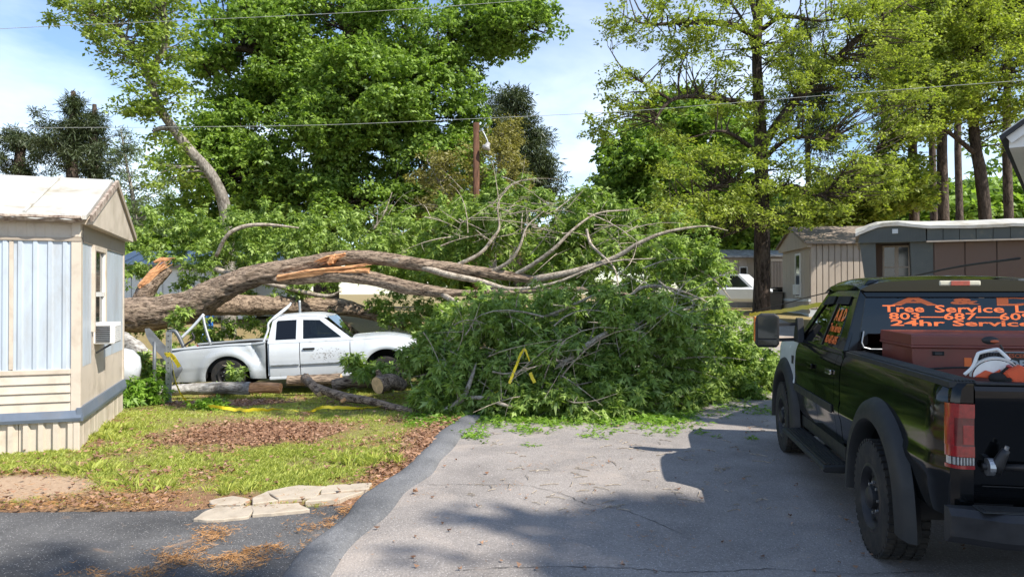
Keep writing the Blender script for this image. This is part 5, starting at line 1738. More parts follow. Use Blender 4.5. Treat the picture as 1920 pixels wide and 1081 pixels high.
tag(MB().tube([P(292, 748, 14.3), P(290, 690, 14.3), P(290, 640, 14.3)], 0.035, 8).build('bent_post', M['plate_grey'], smooth=True), 'dark leaning post just left of the galvanised steel post', 'post')
tk = empty('gas_tank', (P(228, 700, 14.0).x, 14.0, H(-7.3, 14)))
tag(tk, 'white rounded tank half hidden behind the trailer corner', 'tank')
MB().lathe([(0.0, -0.75), (0.2, -0.72), (0.33, -0.6), (0.37, -0.45), (0.37, 0.45), (0.33, 0.6), (0.2, 0.72), (0.0, 0.75)], (-0.45, 0.0, 0.62), (1, 0.35, 0), 24).build('shell', M['white_paint'], tk, smooth=True)
for s_ in (-0.8, 0.0):
    MB().b(s_ - 0.04, s_ + 0.04, -0.25, 0.25, 0, 0.3).build('foot', M['galv'], tk)
tp = MB()
secs = []
for k in range(12):
    x = k / 11
    secs.append([P(376 + 24 * x + 3 * math.sin(k * 2.1), 592 + 6 * math.sin(k * 1.7) + 66 * j / 7, 19.6 + 0.12 * math.sin(k * 1.3 + j)) for j in range(8)])
tp.loft(secs, False, False)
o_ = tp.build('tarp', M['tarp'], smooth=True)
sm = o_.modifiers.new('thick', 'SOLIDIFY'); sm.thickness = 0.02
tag(o_, 'crumpled bright blue tarp hanging behind the white pickup bed', 'tarp')
for (u, v, d, col_, lab, s_) in ((1466, 592, 31.5, 'dark_inner', 'black wheeled bin in front of the tan gabled home', 1.0), (1450, 592, 31.0, 'tan_dark', 'brown box beside the black bin near the oak trunk', 0.8)):
    q = P(u, v, d)
    q.z = H(q.x, q.y)
    bn = empty('rubbish_bin' if s_ == 1.0 else 'wooden_box', q)
    tag(bn, lab, 'bin' if s_ == 1.0 else 'box')
    MB().loft([[Vector((a * (0.24 + 0.06 * z), b_ * (0.26 + 0.06 * z), z * s_)) for a, b_ in ((-1, -1), (1, -1), (1, 1), (-1, 1))] for z in (0.05, 0.95)]).build('body', M[col_], bn, bevel=0.02)
    MB().b(-0.34, 0.34, -0.38, 0.36, 0.96 * s_, 1.02 * s_).build('lid', M[col_], bn, bevel=0.02)

# ------------------------------------------------------------------ warning tape
def tape(pts_, name, lab, width=0.075, roll=None, letters=None, wav=0.03, n=8):
    cp = [Vector(q) for q in curve_pts([tuple(q) for q in pts_], n)]
    mb = MB()
    A, B = [], []
    for i, q in enumerate(cp):
        t_ = (cp[min(i + 1, len(cp) - 1)] - cp[max(i - 1, 0)]).normalized()
        rr = roll(i / (len(cp) - 1)) if roll else 0.0
        up_ = Vector((0, -math.sin(rr), math.cos(rr)))
        sd2 = (up_ - t_ * up_.dot(t_))
        if sd2.length < 0.2:
            sd2 = Vector((1, 0, 0)) - t_ * t_.x
        sd2.normalize()
        q = q + Vector((0, 0, wav * nz2(i * 0.7, 0, 1.0)))
        A.append(q - sd2 * width / 2)
        B.append(q + sd2 * width / 2)
    mb.loft([A, B], False, False)
    o_ = mb.build(name, M['tape'])
    sm = o_.modifiers.new('thick', 'SOLIDIFY')
    sm.thickness = 0.002
    tag(o_, lab, 'warning tape')
    if letters:
        for (i0, s_, ln) in letters:
            a = (A[i0] + B[i0]) / 2
            j = min(i0 + 3, len(cp) - 1)
            t_ = ((A[j] + B[j]) / 2 - a).normalized()
            up_ = (B[i0] - A[i0]).normalized()
            nn = t_.cross(up_)
            fl = 1
            if nn.y > 0:
                t_, up_ = -t_, up_
                nn = t_.cross(up_)
            lettering(s_, ln, width * 0.5, a + nn * 0.006, t_, up_, M['tape_print'], o_, 0.02)
    return o_
def gz(u, v, d, lift=0.0):
    q = P(u, v, d)
    q.z = H(q.x, q.y) + lift
    return q
def Gv(u, v, lift=0.03):
    q = G(u, v)
    q.z = H(q.x, q.y) + lift
    return q
vz = 13.1
tape([P(309, 663, vz), P(316, 664, vz - 0.05), P(320, 668, vz - 0.1), P(324, 685, vz - 0.12), P(330, 715, vz - 0.15), P(340, 738, vz - 0.2), P(352, 752, vz - 0.3), P(372, 764, vz - 0.5), Gv(400, 772, 0.10), Gv(450, 773, 0.05), Gv(520, 775, 0.07), Gv(580, 776, 0.05), Gv(610, 769, 0.07), Gv(680, 771, 0.06), Gv(750, 765, 0.09), Gv(790, 768, 0.05), Gv(822, 769, 0.06)],
     'warning_tape', 'long yellow warning tape from the steel post trailing across the grass', 0.05,
     roll=lambda t_: 0.6 + 0.9 * math.sin(t_ * 31) if t_ > 0.5 else 0.2, letters=[(24, 'FIRE LINE', 0.24), (34, 'DO NOT', 0.2), (82, 'FIRE LINE', 0.35), (104, 'FIRE LINE', 0.35)])
tape([P(312, 664, vz - 0.08), P(322, 666, vz - 0.12), P(330, 676, vz - 0.13), P(337, 688, vz - 0.14)], 'warning_tape', 'short loose end of yellow tape knotted on the steel post', 0.075, letters=[(10, 'CROSS', 0.11)])
tape([P(955, 718, 11.3), P(962, 700, 11.3), P(970, 680, 11.32), P(977, 662, 11.35), P(984, 655, 11.4), P(990, 668, 11.35), P(993, 676, 11.3)], 'warning_tape', 'yellow tape caught upright among the fallen branches', 0.04)
tape([P(994, 698, 11.3), P(998, 708, 11.3), P(1003, 717, 11.3)], 'warning_tape', 'small scrap of yellow tape hanging right of the caught tape', 0.05)
tape([P(846, 752, 11.9), P(880, 748, 11.75), P(915, 742, 11.7), P(936, 734, 11.7)], 'warning_tape', 'yellow tape scrap lying low in the leaves near the road edge', 0.05)
tape([P(1405, 590, 18.5), P(1425, 587, 18.0), P(1470, 582, 16.0), P(1530, 572, 13.5), P(1620, 560, 11.5)], 'warning_tape', 'taut yellow tape stretched behind the black truck mirror', 0.08)
# dark rope from the oak to the house corner
rp_ = [P(1416, 583, 27.6), P(1475, 568, 24), P(1535, 552, 20.5), P(1680, 524, 15), P(1790, 501, 12), P(1912, 484, 9.25)]
tag(MB().tube(curve_pts([tuple(q) for q in rp_], 6), 0.016, 6).build('rope', M['rope'], smooth=True), 'dark taut rope running from the oak trunk towards the house corner', 'rope')

# ------------------------------------------------------------------ utility pole, lamp, wires
up = P(893, 560, 24)
pole = empty('utility_pole', (up.x, 24, H(up.x, 24)))
tag(pole, 'dark brown wooden utility pole with a small lamp', 'utility pole')
ztop = P(893, 230, 24).z - pole.location.z
MB().tube([(0, 0, -0.3), (0, 0, ztop * 0.5), (0, 0, ztop)], [0.13, 0.11, 0.10], 14).build('post', M['pole_wood'], pole, smooth=True)
MB().tube(curve_pts([(0.09, -0.05, ztop - 0.30), (0.2, -0.08, ztop - 0.28), (0.36, -0.12, ztop - 0.6), (0.38, -0.12, ztop - 0.75)], 5), 0.022, 8).build('lamp_arm', M['galv'], pole, smooth=True)
MB().lathe([(0.03, 0.16), (0.07, 0.14), (0.09, 0.04), (0.15, -0.03), (0.13, -0.10), (0.0, -0.12)], (0.34, -0.14, ztop - 0.80), (0.5, 0.2, 1), 14).build('lamp_head', M['clear_lens'], pole, smooth=True)
for k, (pts_, lab, r_) in enumerate((([P(-300, 75, 20), P(0, 53, 20), P(330, 38, 20.5), P(700, 20, 21), P(1000, -2, 21.5), P(1300, -30, 22)], 'upper thin overhead wire crossing the large green tree', 0.007),
                                     ([P(-300, 246, 23), P(0, 240, 23), P(300, 238, 23.4), P(600, 234, 23.7), P(893, 222, 24), P(1190, 207, 24), P(1500, 182, 23), P(1840, 156, 22), P(2200, 130, 21)], 'lower thin overhead wire passing the utility pole top', 0.008))):
    tag(MB().tube(curve_pts([tuple(q) for q in pts_], 8), r_, 5).build('overhead_wire', M['wire'], smooth=True), lab, 'wire')

# ------------------------------------------------------------------ cut logs and branch pieces
def log(pts_, rad, lab, bark='bark', cut=None, group=None, name='log', n=16, ends=True):
    root = empty(name, pts_[0])
    tag(root, lab, 'log' if name == 'log' else 'branch', group)
    o0 = Vector(pts_[0])
    cp = curve_pts([tuple(Vector(q) - o0) + (r_,) for q, r_ in zip(pts_, rad)], 6)
    MB().tube([q[:3] for q in cp], [q[3] for q in cp], n, True, rough=0.2, ridge=0.1).build('bark', M[bark], root, smooth=False, auto=60)
    if ends:
        for i, j in ((0, 1), (-1, -2)):
            a, b_ = Vector(cp[i][:3]), Vector(cp[j][:3])
            d = (a - b_).normalized()
            r_ = cp[i][3]
            if r_ > 0.03:
                MB().lathe([(r_ * 0.92, 0.004), (r_ * 0.6, 0.012), (0.0, 0.008)], a, d, n).build('cut_face', M['cut_wood'], root)
    return root
d0 = 14.3
lg = log([P(300, 733, d0), P(400, 727, d0), P(470, 727, d0)], [0.10, 0.115, 0.12], 'long pale log lying in front of the white pickup, bark stripped at one end', 'bark_pale', ends=False)
o0 = lg.location
MB().tube(curve_pts([tuple(P(466, 727, d0) - o0), tuple(P(500, 726, d0) - o0), tuple(P(527, 727, d0) - o0)], 5), 0.105, 20, rough=0.25, ridge=0.15).build('stripped_end', M['splinter'], lg)['label'] = 'orange stripped end of the log'
log([P(708, 722, 12.6), P(730, 715, 12.8), P(756, 722, 13.0)], [0.16, 0.15, 0.11], 'short thick log with a round sawn face at the edge of the leaves')
log([P(712, 703, 12.7), P(708, 694, 12.7)], [0.05, 0.04], 'small upright sawn stub above the round faced log', name='log')
log([P(572, 708, 13.6), P(590, 725, 13.2), P(600, 738, 13.0)], [0.09, 0.08, 0.06], 'forked grey branch piece slanting on the grass below the cab door', name='branch_piece')
log([P(586, 722, 13.3), P(640, 742, 12.7), P(700, 752, 12.3), P(760, 768, 11.9), P(810, 774, 11.7)], [0.07, 0.08, 0.07, 0.06, 0.04], 'long curved branch lying beside the yellow tape', name='branch_piece')
log([P(625, 722, 14.0), P(660, 714, 14.0), P(690, 718, 14.0)], [0.11, 0.12, 0.09], 'grey log half buried in leaves below the pickup door')
log([P(540, 712, 14.8), P(600, 712, 14.8), P(640, 708, 14.8)], [0.1, 0.11, 0.10], 'shaded log lying under the sill of the white pickup')
log([P(640, 752, 12.2), P(648, 747, 12.2)], [0.03, 0.03], 'tiny orange wood chip on the grass above the tape', 'splinter', name='branch_piece')
log([P(225, 636, 15.5), P(250, 650, 15.4), P(280, 672, 15.2)], [0.17, 0.18, 0.13], 'pale barked broken log under the main trunk beside the trailer', 'bark_pale')
# ================================================================== trees
def px_path(rows):
    """rows of (u, v, depth, radius) -> world tuples"""
    return [tuple(P(u, v, d)) + (r_,) for u, v, d, r_ in rows]

def limb_mesh(path, n=10, seg=6, rough=0.0, mb=None, ridge=0.0):
    cp = curve_pts(path, seg)
    mb = mb or MB()
    mb.tube([q[:3] for q in cp], [max(0.003, q[3]) for q in cp], n, True, rough=rough, ridge=ridge)
    return mb, cp

def twig(mb, a, b_, r0, r1, sag=0.0, n=4, seg=4, jit=0.12):
    a, b_ = np.array(a, float), np.array(b_, float)
    L_ = np.linalg.norm(b_ - a)
    mid = (a + b_) / 2 + rng.normal(0, jit * L_, 3) + np.array([0, 0, sag * L_])
    pts_ = []
    for k in range(seg + 1):
        t_ = k / seg
        pts_.append((1 - t_) ** 2 * a + 2 * t_ * (1 - t_) * mid + t_ * t_ * b_)
    mb.tube(pts_, list(np.linspace(r0, r1, seg + 1)), n, False)
    return pts_

def tree(name, label, cat, base, limbs, blobs, leaf, templates, per=26, cr=0.75, scl=1.0, bark='bark_dark', group=None, flat=0.6, twig_r=0.03, nodes_from=0.25, tilt=0.5, droop=0.0):
    """limbs: list of world paths (x, y, z, r), the first is the trunk; blobs: (centre, radii, clusters)"""
    root = empty(name, base)
    tag(root, label, cat, group)
    o0 = np.array(base, float)
    nodes = []
    for i, path in enumerate(limbs):
        lp = [tuple(np.array(q[:3]) - o0) + (q[3],) for q in path]
        mb, cp = limb_mesh(lp, 12 if i == 0 else 8, 6, 0.08 if i == 0 else 0.0)
        mb.build('trunk' if i == 0 else 'limb', M[bark], root, smooth=True)
        k0 = int(len(cp) * (nodes_from if i == 0 else 0.15))
        nodes += [q for q in cp[k0:]]
    nodes = np.array(nodes)
    cents = []
    for c, r_, k in blobs:
        cents.append(in_ellipsoid(k, np.array(c) - o0, r_, 0.45))
    cents = np.concatenate(cents)
    tw = MB()
    for c in cents:
        dd = np.linalg.norm(nodes[:, :3] - c, axis=1) + 1.2 * np.maximum(0, nodes[:, 2] - c[2])
        j = int(np.argmin(dd + rng.uniform(0, 1.0, len(dd))))
        q = nodes[j]
        twig(tw, q[:3], c, min(twig_r, q[3] * 0.7), 0.008, 0.06)
    tag(tw.build('branches', M[bark], root), kind='stuff')
    pos = np.repeat(cents, per, axis=0)
    off = rng.normal(0, 1, pos.shape)
    off /= np.linalg.norm(off, axis=1)[:, None] + 1e-9
    off *= (rng.uniform(0, 1, len(pos)) ** 0.45)[:, None] * cr
    off[:, 2] *= flat
    if droop:
        off[:, 2] -= droop * np.abs(off[:, 0] ** 2 + off[:, 1] ** 2) ** 0.5
    size = np.repeat(rng.uniform(0.7, 1.25, len(cents)), per) 
    pos = pos + off * size[:, None]
    link('crown', cloud_mesh('crown', pos, rng.uniform(0.7, 1.25, len(pos)) * scl, templates, tilt), M[leaf], root)
    return root

def W(u, v, d):
    return tuple(P(u, v, d))
def base_at(u, d):
    x = (u - 960) / F * d
    return (x, d, H(x, d))
def trunk(base, rows):
    return [(base[0], base[1], base[2] - 0.3, rows[0][3] * 1.25)] + px_path(rows)
def blob(u, v, d, ru, rv, rd, n):
    s_ = d / F
    return (W(u, v, d), (ru * s_, rd, rv * s_), n)

# ---- large dense green tree in the middle
b0 = base_at(612, 30)
tree('hardwood_tree', 'large dense dark green tree standing behind the fallen trunk', 'tree', b0,
     [trunk(b0, [(610, 440, 30, 0.45), (606, 320, 30, 0.40), (603, 220, 30, 0.33), (640, 100, 30, 0.26), (690, -20, 30, 0.18), (700, -150, 30, 0.06)]),
      px_path([(610, 330, 30, 0.27), (650, 280, 29.5, 0.25), (700, 250, 29, 0.2), (760, 190, 28.6, 0.13), (830, 130, 28.5, 0.08)]),
      px_path([(605, 310, 30, 0.28), (640, 230, 30.5, 0.24), (655, 130, 31, 0.18), (640, 20, 31, 0.12), (600, -100, 31, 0.05)]),
      px_path([(640, 130, 30.2, 0.22), (690, 60, 30.4, 0.2), (700, 30, 30.4, 0.18), (760, -40, 30, 0.1)]),
      px_path([(690, 90, 30.2, 0.17), (800, 90, 29.6, 0.15), (870, 55, 29, 0.11), (950, 40, 28.6, 0.07), (1020, 60, 28.5, 0.03)]),
      px_path([(604, 220, 30, 0.2), (520, 120, 29.5, 0.16), (440, 90, 29, 0.12), (380, 120, 28.8, 0.05)]),
      px_path([(608, 380, 30, 0.16), (540, 350, 29, 0.12), (430, 330, 28.5, 0.06)]),
      px_path([(609, 400, 30, 0.15), (700, 380, 29, 0.11), (800, 360, 28.6, 0.05)])],
     [blob(490, 100, 30, 140, 130, 3.0, 105), blob(620, 60, 31, 180, 150, 3.4, 110), blob(680, 175, 27.6, 140, 100, 1.8, 100), blob(560, 270, 29.5, 190, 120, 3.0, 130), blob(800, 60, 30, 160, 90, 2.6, 75), blob(960, 50, 29, 85, 55, 1.6, 42), blob(810, 190, 29.5, 120, 110, 2.4, 70), blob(820, 330, 29, 120, 90, 2.2, 60), blob(420, 330, 29, 120, 110, 2.4, 85), blob(640, 390, 29, 230, 60, 2.4, 90), blob(590, -110, 31, 280, 110, 4, 90)],
     'leaf_dense', T_MID, 38, 0.85, 0.70, 'bark_dark', twig_r=0.05)

# ---- pale leaning tree on its left
b0 = base_at(430, 26.5)
tree('leaning_tree', 'tall leaning tree with pale bark and sparse leaves on the left', 'tree', b0,
     [trunk(b0, [(425, 420, 26.5, 0.22), (400, 335, 26.0, 0.19), (350, 275, 25.5, 0.165), (300, 205, 25.0, 0.14), (283, 160, 24.5, 0.115), (262, 110, 24.5, 0.13), (225, 65, 24.5, 0.09), (165, 20, 24.5, 0.04)]),
      px_path([(300, 205, 25.0, 0.14), (280, 205, 24.5, 0.10), (245, 210, 24.0, 0.05)]),
      px_path([(283, 160, 24.5, 0.14), (290, 120, 24.5, 0.12), (310, 70, 24.5, 0.08), (300, -20, 24.5, 0.05)]),
      px_path([(330, 240, 25.5, 0.12), (300, 240, 25.0, 0.08), (285, 245, 24.5, 0.03)]),
      px_path([(240, 80, 24.5, 0.08), (200, 40, 24.5, 0.06), (110, 10, 24.5, 0.02)])],
     [blob(240, 60, 24.5, 90, 70, 1.6, 42), blob(280, 160, 24.5, 60, 60, 1.4, 26), blob(190, 20, 24.5, 110, 40, 1.6, 30), blob(310, 60, 24.5, 50, 80, 1.4, 26), blob(260, 200, 24.1, 40, 25, 1, 12), blob(230, -50, 24.5, 140, 60, 2, 30), blob(320, 300, 25.5, 50, 60, 1.4, 16)],
     'leaf_lean', T_OAK, 10, 0.45, 0.8, 'bark_light', twig_r=0.035)

# ---- vine-hung pines far left
for i, (u, vt, v0, lab) in enumerate(((138, 170, 345, 'dark vine covered pine above the white trailer roof, taller of two'), (178, 195, 345, 'dark vine covered pine stem right of the tallest far left pine'), (40, 250, 345, 'low dark pine at the left edge above the trailer roof'))):
    d = 46 + i
    b0 = base_at(u, d)
    tree('vine_pine', lab, 'tree', b0, [trunk(b0, [(u, 400, d, 0.4), (u - 4, 300, d, 0.32), (u - 2, vt, d, 0.12)])],
         [blob(u - 3, (vt + v0) / 2, d, 12, (v0 - vt) / 2, 0.7, 26), blob(u - (30 if i == 0 else -14), vt + 85, d, 48, 58, 2.2, 30 if i != 1 else 16)] if i < 2 else [blob(u, 290, d, 55, 40, 2.4, 36), blob(u - 10, 262, d, 18, 20, 1, 8)],
         'leaf_pine', T_NEEDLE, 15, 0.6, 1.1, 'bark_dark', 'vine covered pines at the far left')
b0 = base_at(255, 50)
tree('thin_tree', 'thin pale feathery tree rising behind the trailer gable', 'tree', b0,
     [trunk(b0, [(255, 450, 50, 0.2), (250, 380, 50, 0.14), (235, 300, 50, 0.08), (225, 240, 50, 0.03)])],
     [blob(235, 310, 50, 40, 70, 1.6, 30), blob(275, 380, 50, 60, 50, 2, 34), blob(300, 400, 48, 40, 40, 2, 20)], 'leaf_pale', T_TINY, 14, 0.9, 1.5, 'bark_light')

# ---- rusty sparse tree and dark tree behind the pole
b0 = base_at(925, 26)
tree('sparse_tree', 'sparse rusty leaved tree beside the utility pole', 'tree', b0,
     [trunk(b0, [(925, 480, 26, 0.12), (930, 400, 26, 0.09), (935, 320, 26, 0.06), (940, 250, 26, 0.03)]),
      px_path([(928, 430, 26, 0.07), (850, 380, 25.6, 0.05), (800, 300, 25.4, 0.02)])],
     [blob(930, 330, 26, 60, 90, 1.3, 60), blob(830, 350, 25.6, 60, 80, 1.2, 44), blob(905, 430, 25.6, 110, 50, 1.4, 44), blob(960, 260, 26, 30, 40, 0.8, 14)], 'leaf_rust', T_TINY, 20, 0.5, 1.0, 'bark_light', twig_r=0.02)
b0 = base_at(975, 44)
tree('pine_tree', 'dark grey green pine behind the rusty tree, right of the pole', 'tree', b0,
     [trunk(b0, [(975, 450, 44, 0.3), (972, 300, 44, 0.2), (965, 180, 44, 0.06)])],
     [blob(985, 280, 44, 45, 70, 1.6, 36), blob(1000, 330, 44, 45, 50, 1.6, 28), blob(960, 200, 44, 25, 50, 1.2, 14), blob(930, 230, 44, 30, 60, 1.6, 16)], 'leaf_pine', T_NEEDLE, 18, 0.8, 1.2, 'bark_pine')

# ---- tall yellow-green oak on the right
b0 = base_at(1428, 28)
tree('oak_tree', 'tall yellow green oak with a straight dark trunk right of centre', 'tree', b0,
     [trunk(b0, [(1428, 560, 28, 0.32), (1429, 440, 28, 0.29), (1428, 300, 28, 0.25), (1424, 200, 28, 0.22), (1420, 110, 28, 0.18), (1424, 30, 28, 0.15), (1430, -80, 28, 0.1), (1435, -180, 28, 0.03)]),
      px_path([(1432, 270, 28, 0.17), (1470, 215, 27.7, 0.16), (1520, 155, 27.4, 0.14), (1590, 90, 27, 0.11), (1650, 35, 26.8, 0.08), (1720, -10, 26.6, 0.04)]),
      px_path([(1424, 205, 28, 0.12), (1380, 190, 27.5, 0.11), (1300, 180, 27, 0.09), (1255, 190, 26.8, 0.07), (1225, 230, 26.6, 0.03)]),
      px_path([(1260, 188, 26.8, 0.06), (1215, 160, 26.6, 0.045), (1170, 130, 26.5, 0.03), (1140, 85, 26.4, 0.012)]),
      px_path([(1422, 70, 28, 0.12), (1370, 45, 27.5, 0.11), (1290, 40, 27, 0.08), (1220, 45, 26.8, 0.05), (1170, 30, 26.7, 0.02)]),
      px_path([(1424, 60, 28, 0.12), (1410, 0, 28, 0.1), (1380, -70, 28, 0.05)]),
      px_path([(1420, 110, 28, 0.1), (1400, 50, 28.3, 0.07), (1370, 0, 28.5, 0.04)]),
      px_path([(1428, 55, 28, 0.1), (1470, 30, 27.6, 0.08), (1540, 38, 27.2, 0.05), (1600, 30, 27, 0.02)]),
      px_path([(1428, 290, 28, 0.1), (1370, 250, 27.2, 0.07), (1330, 245, 26.8, 0.03)]),
      px_path([(1430, 300, 28, 0.1), (1480, 260, 27, 0.07), (1560, 260, 26.5, 0.03)]),
      px_path([(1428, 350, 28, 0.1), (1370, 340, 27, 0.07), (1260, 390, 26.3, 0.03)]),
      px_path([(1429, 360, 28, 0.1), (1490, 350, 27, 0.08), (1540, 365, 26.5, 0.05), (1600, 300, 26, 0.02)]),
      px_path([(1429, 410, 28, 0.07), (1390, 430, 27, 0.04), (1340, 450, 26.5, 0.015)])],
     [blob(1230, 50, 26.8, 110, 55, 1.8, 40), blob(1190, 170, 26.5, 70, 60, 1.4, 24), blob(1130, 235, 26.5, 45, 25, 1.0, 9), blob(1330, 120, 27.5, 90, 70, 2.0, 34), blob(1420, 60, 28, 120, 110, 2.6, 34), blob(1560, 60, 27.2, 140, 110, 2.4, 70), blob(1660, 90, 27, 110, 110, 2.2, 56), blob(1330, 250, 27.2, 100, 70, 1.8, 28), blob(1380, 335, 26.8, 170, 60, 2.2, 50), blob(1520, 300, 27.2, 140, 80, 2.2, 50), blob(1500, 190, 27, 120, 70, 2, 44), blob(1620, 330, 26.5, 80, 60, 1.6, 30), blob(1300, 400, 26, 110, 35, 1.6, 34), blob(1480, 400, 26.5, 110, 30, 1.5, 24), blob(1430, -110, 28, 300, 100, 3.5, 70), blob(1700, 200, 28, 80, 80, 2, 26)],
     'leaf_yellow', T_OAK, 14, 0.52, 0.66, 'bark_dark', flat=0.5, twig_r=0.035)

# ---- round dark green tree behind the oak
b0 = base_at(1290, 44)
tree('hardwood_tree', 'rounded dark green tree behind the oak, left of its trunk', 'tree', b0,
     [trunk(b0, [(1290, 480, 44, 0.35), (1280, 350, 44, 0.28), (1275, 230, 44, 0.12)]), px_path([(1285, 400, 44, 0.2), (1200, 330, 43.5, 0.08)]), px_path([(1285, 400, 44, 0.2), (1350, 300, 43.5, 0.08)])],
     [blob(1230, 330, 43, 115, 110, 3.5, 120), blob(1320, 300, 44, 100, 110, 3.5, 90), blob(1180, 400, 42, 70, 50, 2.5, 40), blob(1260, 230, 44, 70, 50, 2.5, 34), blob(1370, 400, 44, 90, 60, 2.5, 50)],
     'leaf_dense', T_MID, 26, 1.25, 1.35, 'bark_dark')

# ---- pine and hardwood stand on the right
tops = [(1715, 60, 40, 0.26), (1770, 20, 41, 0.30), (1752, 120, 46, 0.22), (1892, 40, 42, 0.26), (1660, 120, 48, 0.22), (1518, 200, 46, 0.18), (1800, 80, 50, 0.24), (1955, 30, 38, 0.3)]
names = ['slim dark pine left of the two grey pine stems', 'straight grey pine stem above the white barrel roof', 'thin pine stem just behind the straight grey pine', 'dark pine stem near the right edge beside the house eave', 'far pine stem left of the stand, above the shingle roof', 'thin far trunk just right of the oak trunk', 'thin far pine stem between the grey pine and curved tree', 'pine at the right edge behind the house corner']
for (u, vt, d, r_), lab in zip(tops, names):
    b0 = base_at(u, d)
    tree('pine_tree', lab, 'tree', b0,
         [trunk(b0, [(u, 430, d, r_), (u - 3, 250, d, r_ * 0.85), (u + 2, vt, d, r_ * 0.55), (u + 4, vt - 160, d, 0.05)])],
         [blob(u, vt + 10, d, 60, 90, 2.2, 24), blob(u, vt - 90, d, 50, 70, 2.0, 14)], 'leaf_pine', T_NEEDLE, 16, 0.9, 1.4, 'bark_pine', 'pine stand behind the mobile homes', nodes_from=0.55)
b0 = base_at(1838, 36)
tree('hardwood_tree', 'curved dark trunk tree with yellow green leaves right of the pine stems', 'tree', b0,
     [trunk(b0, [(1848, 430, 36, 0.3), (1840, 330, 36, 0.27), (1828, 250, 36, 0.24), (1832, 150, 36, 0.18), (1840, 40, 36, 0.1), (1850, -90, 36, 0.03)]),
      px_path([(1832, 290, 36, 0.12), (1790, 255, 35.5, 0.1), (1740, 220, 35, 0.05)]), px_path([(1830, 220, 36, 0.12), (1880, 160, 35.6, 0.08), (1930, 90, 35.4, 0.03)])],
     [blob(1850, 120, 35.5, 100, 120, 2.8, 84), blob(1760, 180, 35, 90, 80, 2.2, 54), blob(1900, 230, 35.4, 60, 50, 2.0, 16), blob(1800, 20, 35.5, 130, 80, 3, 54), blob(1880, -60, 36, 120, 80, 3, 30), blob(1720, 60, 35.5, 80, 90, 2, 36)], 'leaf_yellow', T_OAK, 22, 0.8, 0.85, 'bark_dark', twig_r=0.035)
b0 = base_at(1640, 38)
tree('hardwood_tree', 'yellow green understorey tree above the brown shingle roof', 'tree', b0,
     [trunk(b0, [(1640, 460, 38, 0.18), (1642, 380, 38, 0.14), (1645, 280, 38, 0.05)])],
     [blob(1640, 350, 38, 110, 60, 2.5, 70), blob(1560, 400, 39, 80, 40, 2.2, 40), blob(1700, 250, 38.5, 50, 50, 2, 14)], 'leaf_yellow', T_OAK, 24, 0.85, 1.3, 'bark_dark')
# woods that read as one mass far behind
pos = []
for (u, v, d, ru, rv, n) in ((1600, 400, 60, 480, 50, 900), (1850, 380, 62, 250, 45, 520), (900, 480, 55, 250, 60, 500), (350, 470, 52, 300, 55, 600), (1350, 470, 60, 200, 60, 420), (60, 420, 60, 260, 60, 400), (2300, 300, 70, 500, 150, 700), (-500, 350, 70, 500, 120, 600)):
    c = np.array(W(u, v, d))
    pos.append(in_ellipsoid(n * 3, c, (ru * d / F, 4.0, rv * d / F)))
pos = np.concatenate(pos)
tag(link('far_woods', cloud_mesh('far_woods', pos, rng.uniform(1.8, 3.4, len(pos)), T_MID, 0.6), M['leaf_dense']), 'green woods filling the gaps low behind the homes', 'woods', kind='stuff')

# ================================================================== the fallen oak
FT = empty('fallen_tree', P(60, 650, 17.6))
tag(FT, 'huge fallen oak with brown trunk and green crown lying across truck and road', 'fallen tree')
F0 = np.array(FT.location)
def loc(path):
    return [tuple(np.array(q[:3]) - F0) + (q[3],) for q in path]
fnodes = []
def flimb(rows, name='limb', n=10, rough=0.0, bark='bark', seg=6, ridge=0.0):
    mb, cp = limb_mesh(loc(px_path(rows)), n, seg, rough, None, ridge)
    o_ = mb.build(name, M[bark], FT, smooth=True)
    fnodes.extend(cp[len(cp) // 5:])
    return o_
flimb([(20, 604, 18.2, 0.45), (130, 598, 17.8, 0.43), (230, 592, 17.3, 0.40), (300, 586, 17.2, 0.41), (350, 576, 17.1, 0.38), (395, 552, 17.0, 0.33), (440, 531, 16.9, 0.28), (490, 514, 16.8, 0.24), (560, 499, 16.7, 0.20), (640, 484, 16.5, 0.17), (710, 484, 16.3, 0.155), (780, 495, 16.1, 0.14), (850, 503, 15.9, 0.125), (930, 514, 15.7, 0.11), (1000, 524, 15.5, 0.08)], 'trunk', 56, 0.11, 'bark', 22, 0.07)
flimb([(500, 520, 16.8, 0.15), (560, 520, 16.6, 0.165), (620, 516, 16.4, 0.165), (690, 521, 16.2, 0.16), (760, 538, 15.9, 0.15), (815, 546, 15.7, 0.12), (860, 549, 15.5, 0.075), (960, 548, 15.2, 0.06), (1060, 541, 15.0, 0.05), (1150, 548, 14.8, 0.035), (1230, 562, 14.5, 0.02)], 'limb', 36, 0.1, 'bark', 16, 0.11)
flimb([(370, 575, 17.3, 0.20), (410, 572, 17.8, 0.25), (480, 572, 18.3, 0.25), (560, 574, 18.6, 0.24), (640, 576, 18.8, 0.22), (690, 588, 18.9, 0.15), (760, 610, 18.6, 0.1)], 'limb', 36, 0.1, 'bark', 16, 0.11)
flimb([(258, 575, 17.9, 0.23), (282, 535, 17.9, 0.2), (316, 502, 18.0, 0.13)], 'limb', 28, 0.14, 'bark', 12, 0.12)
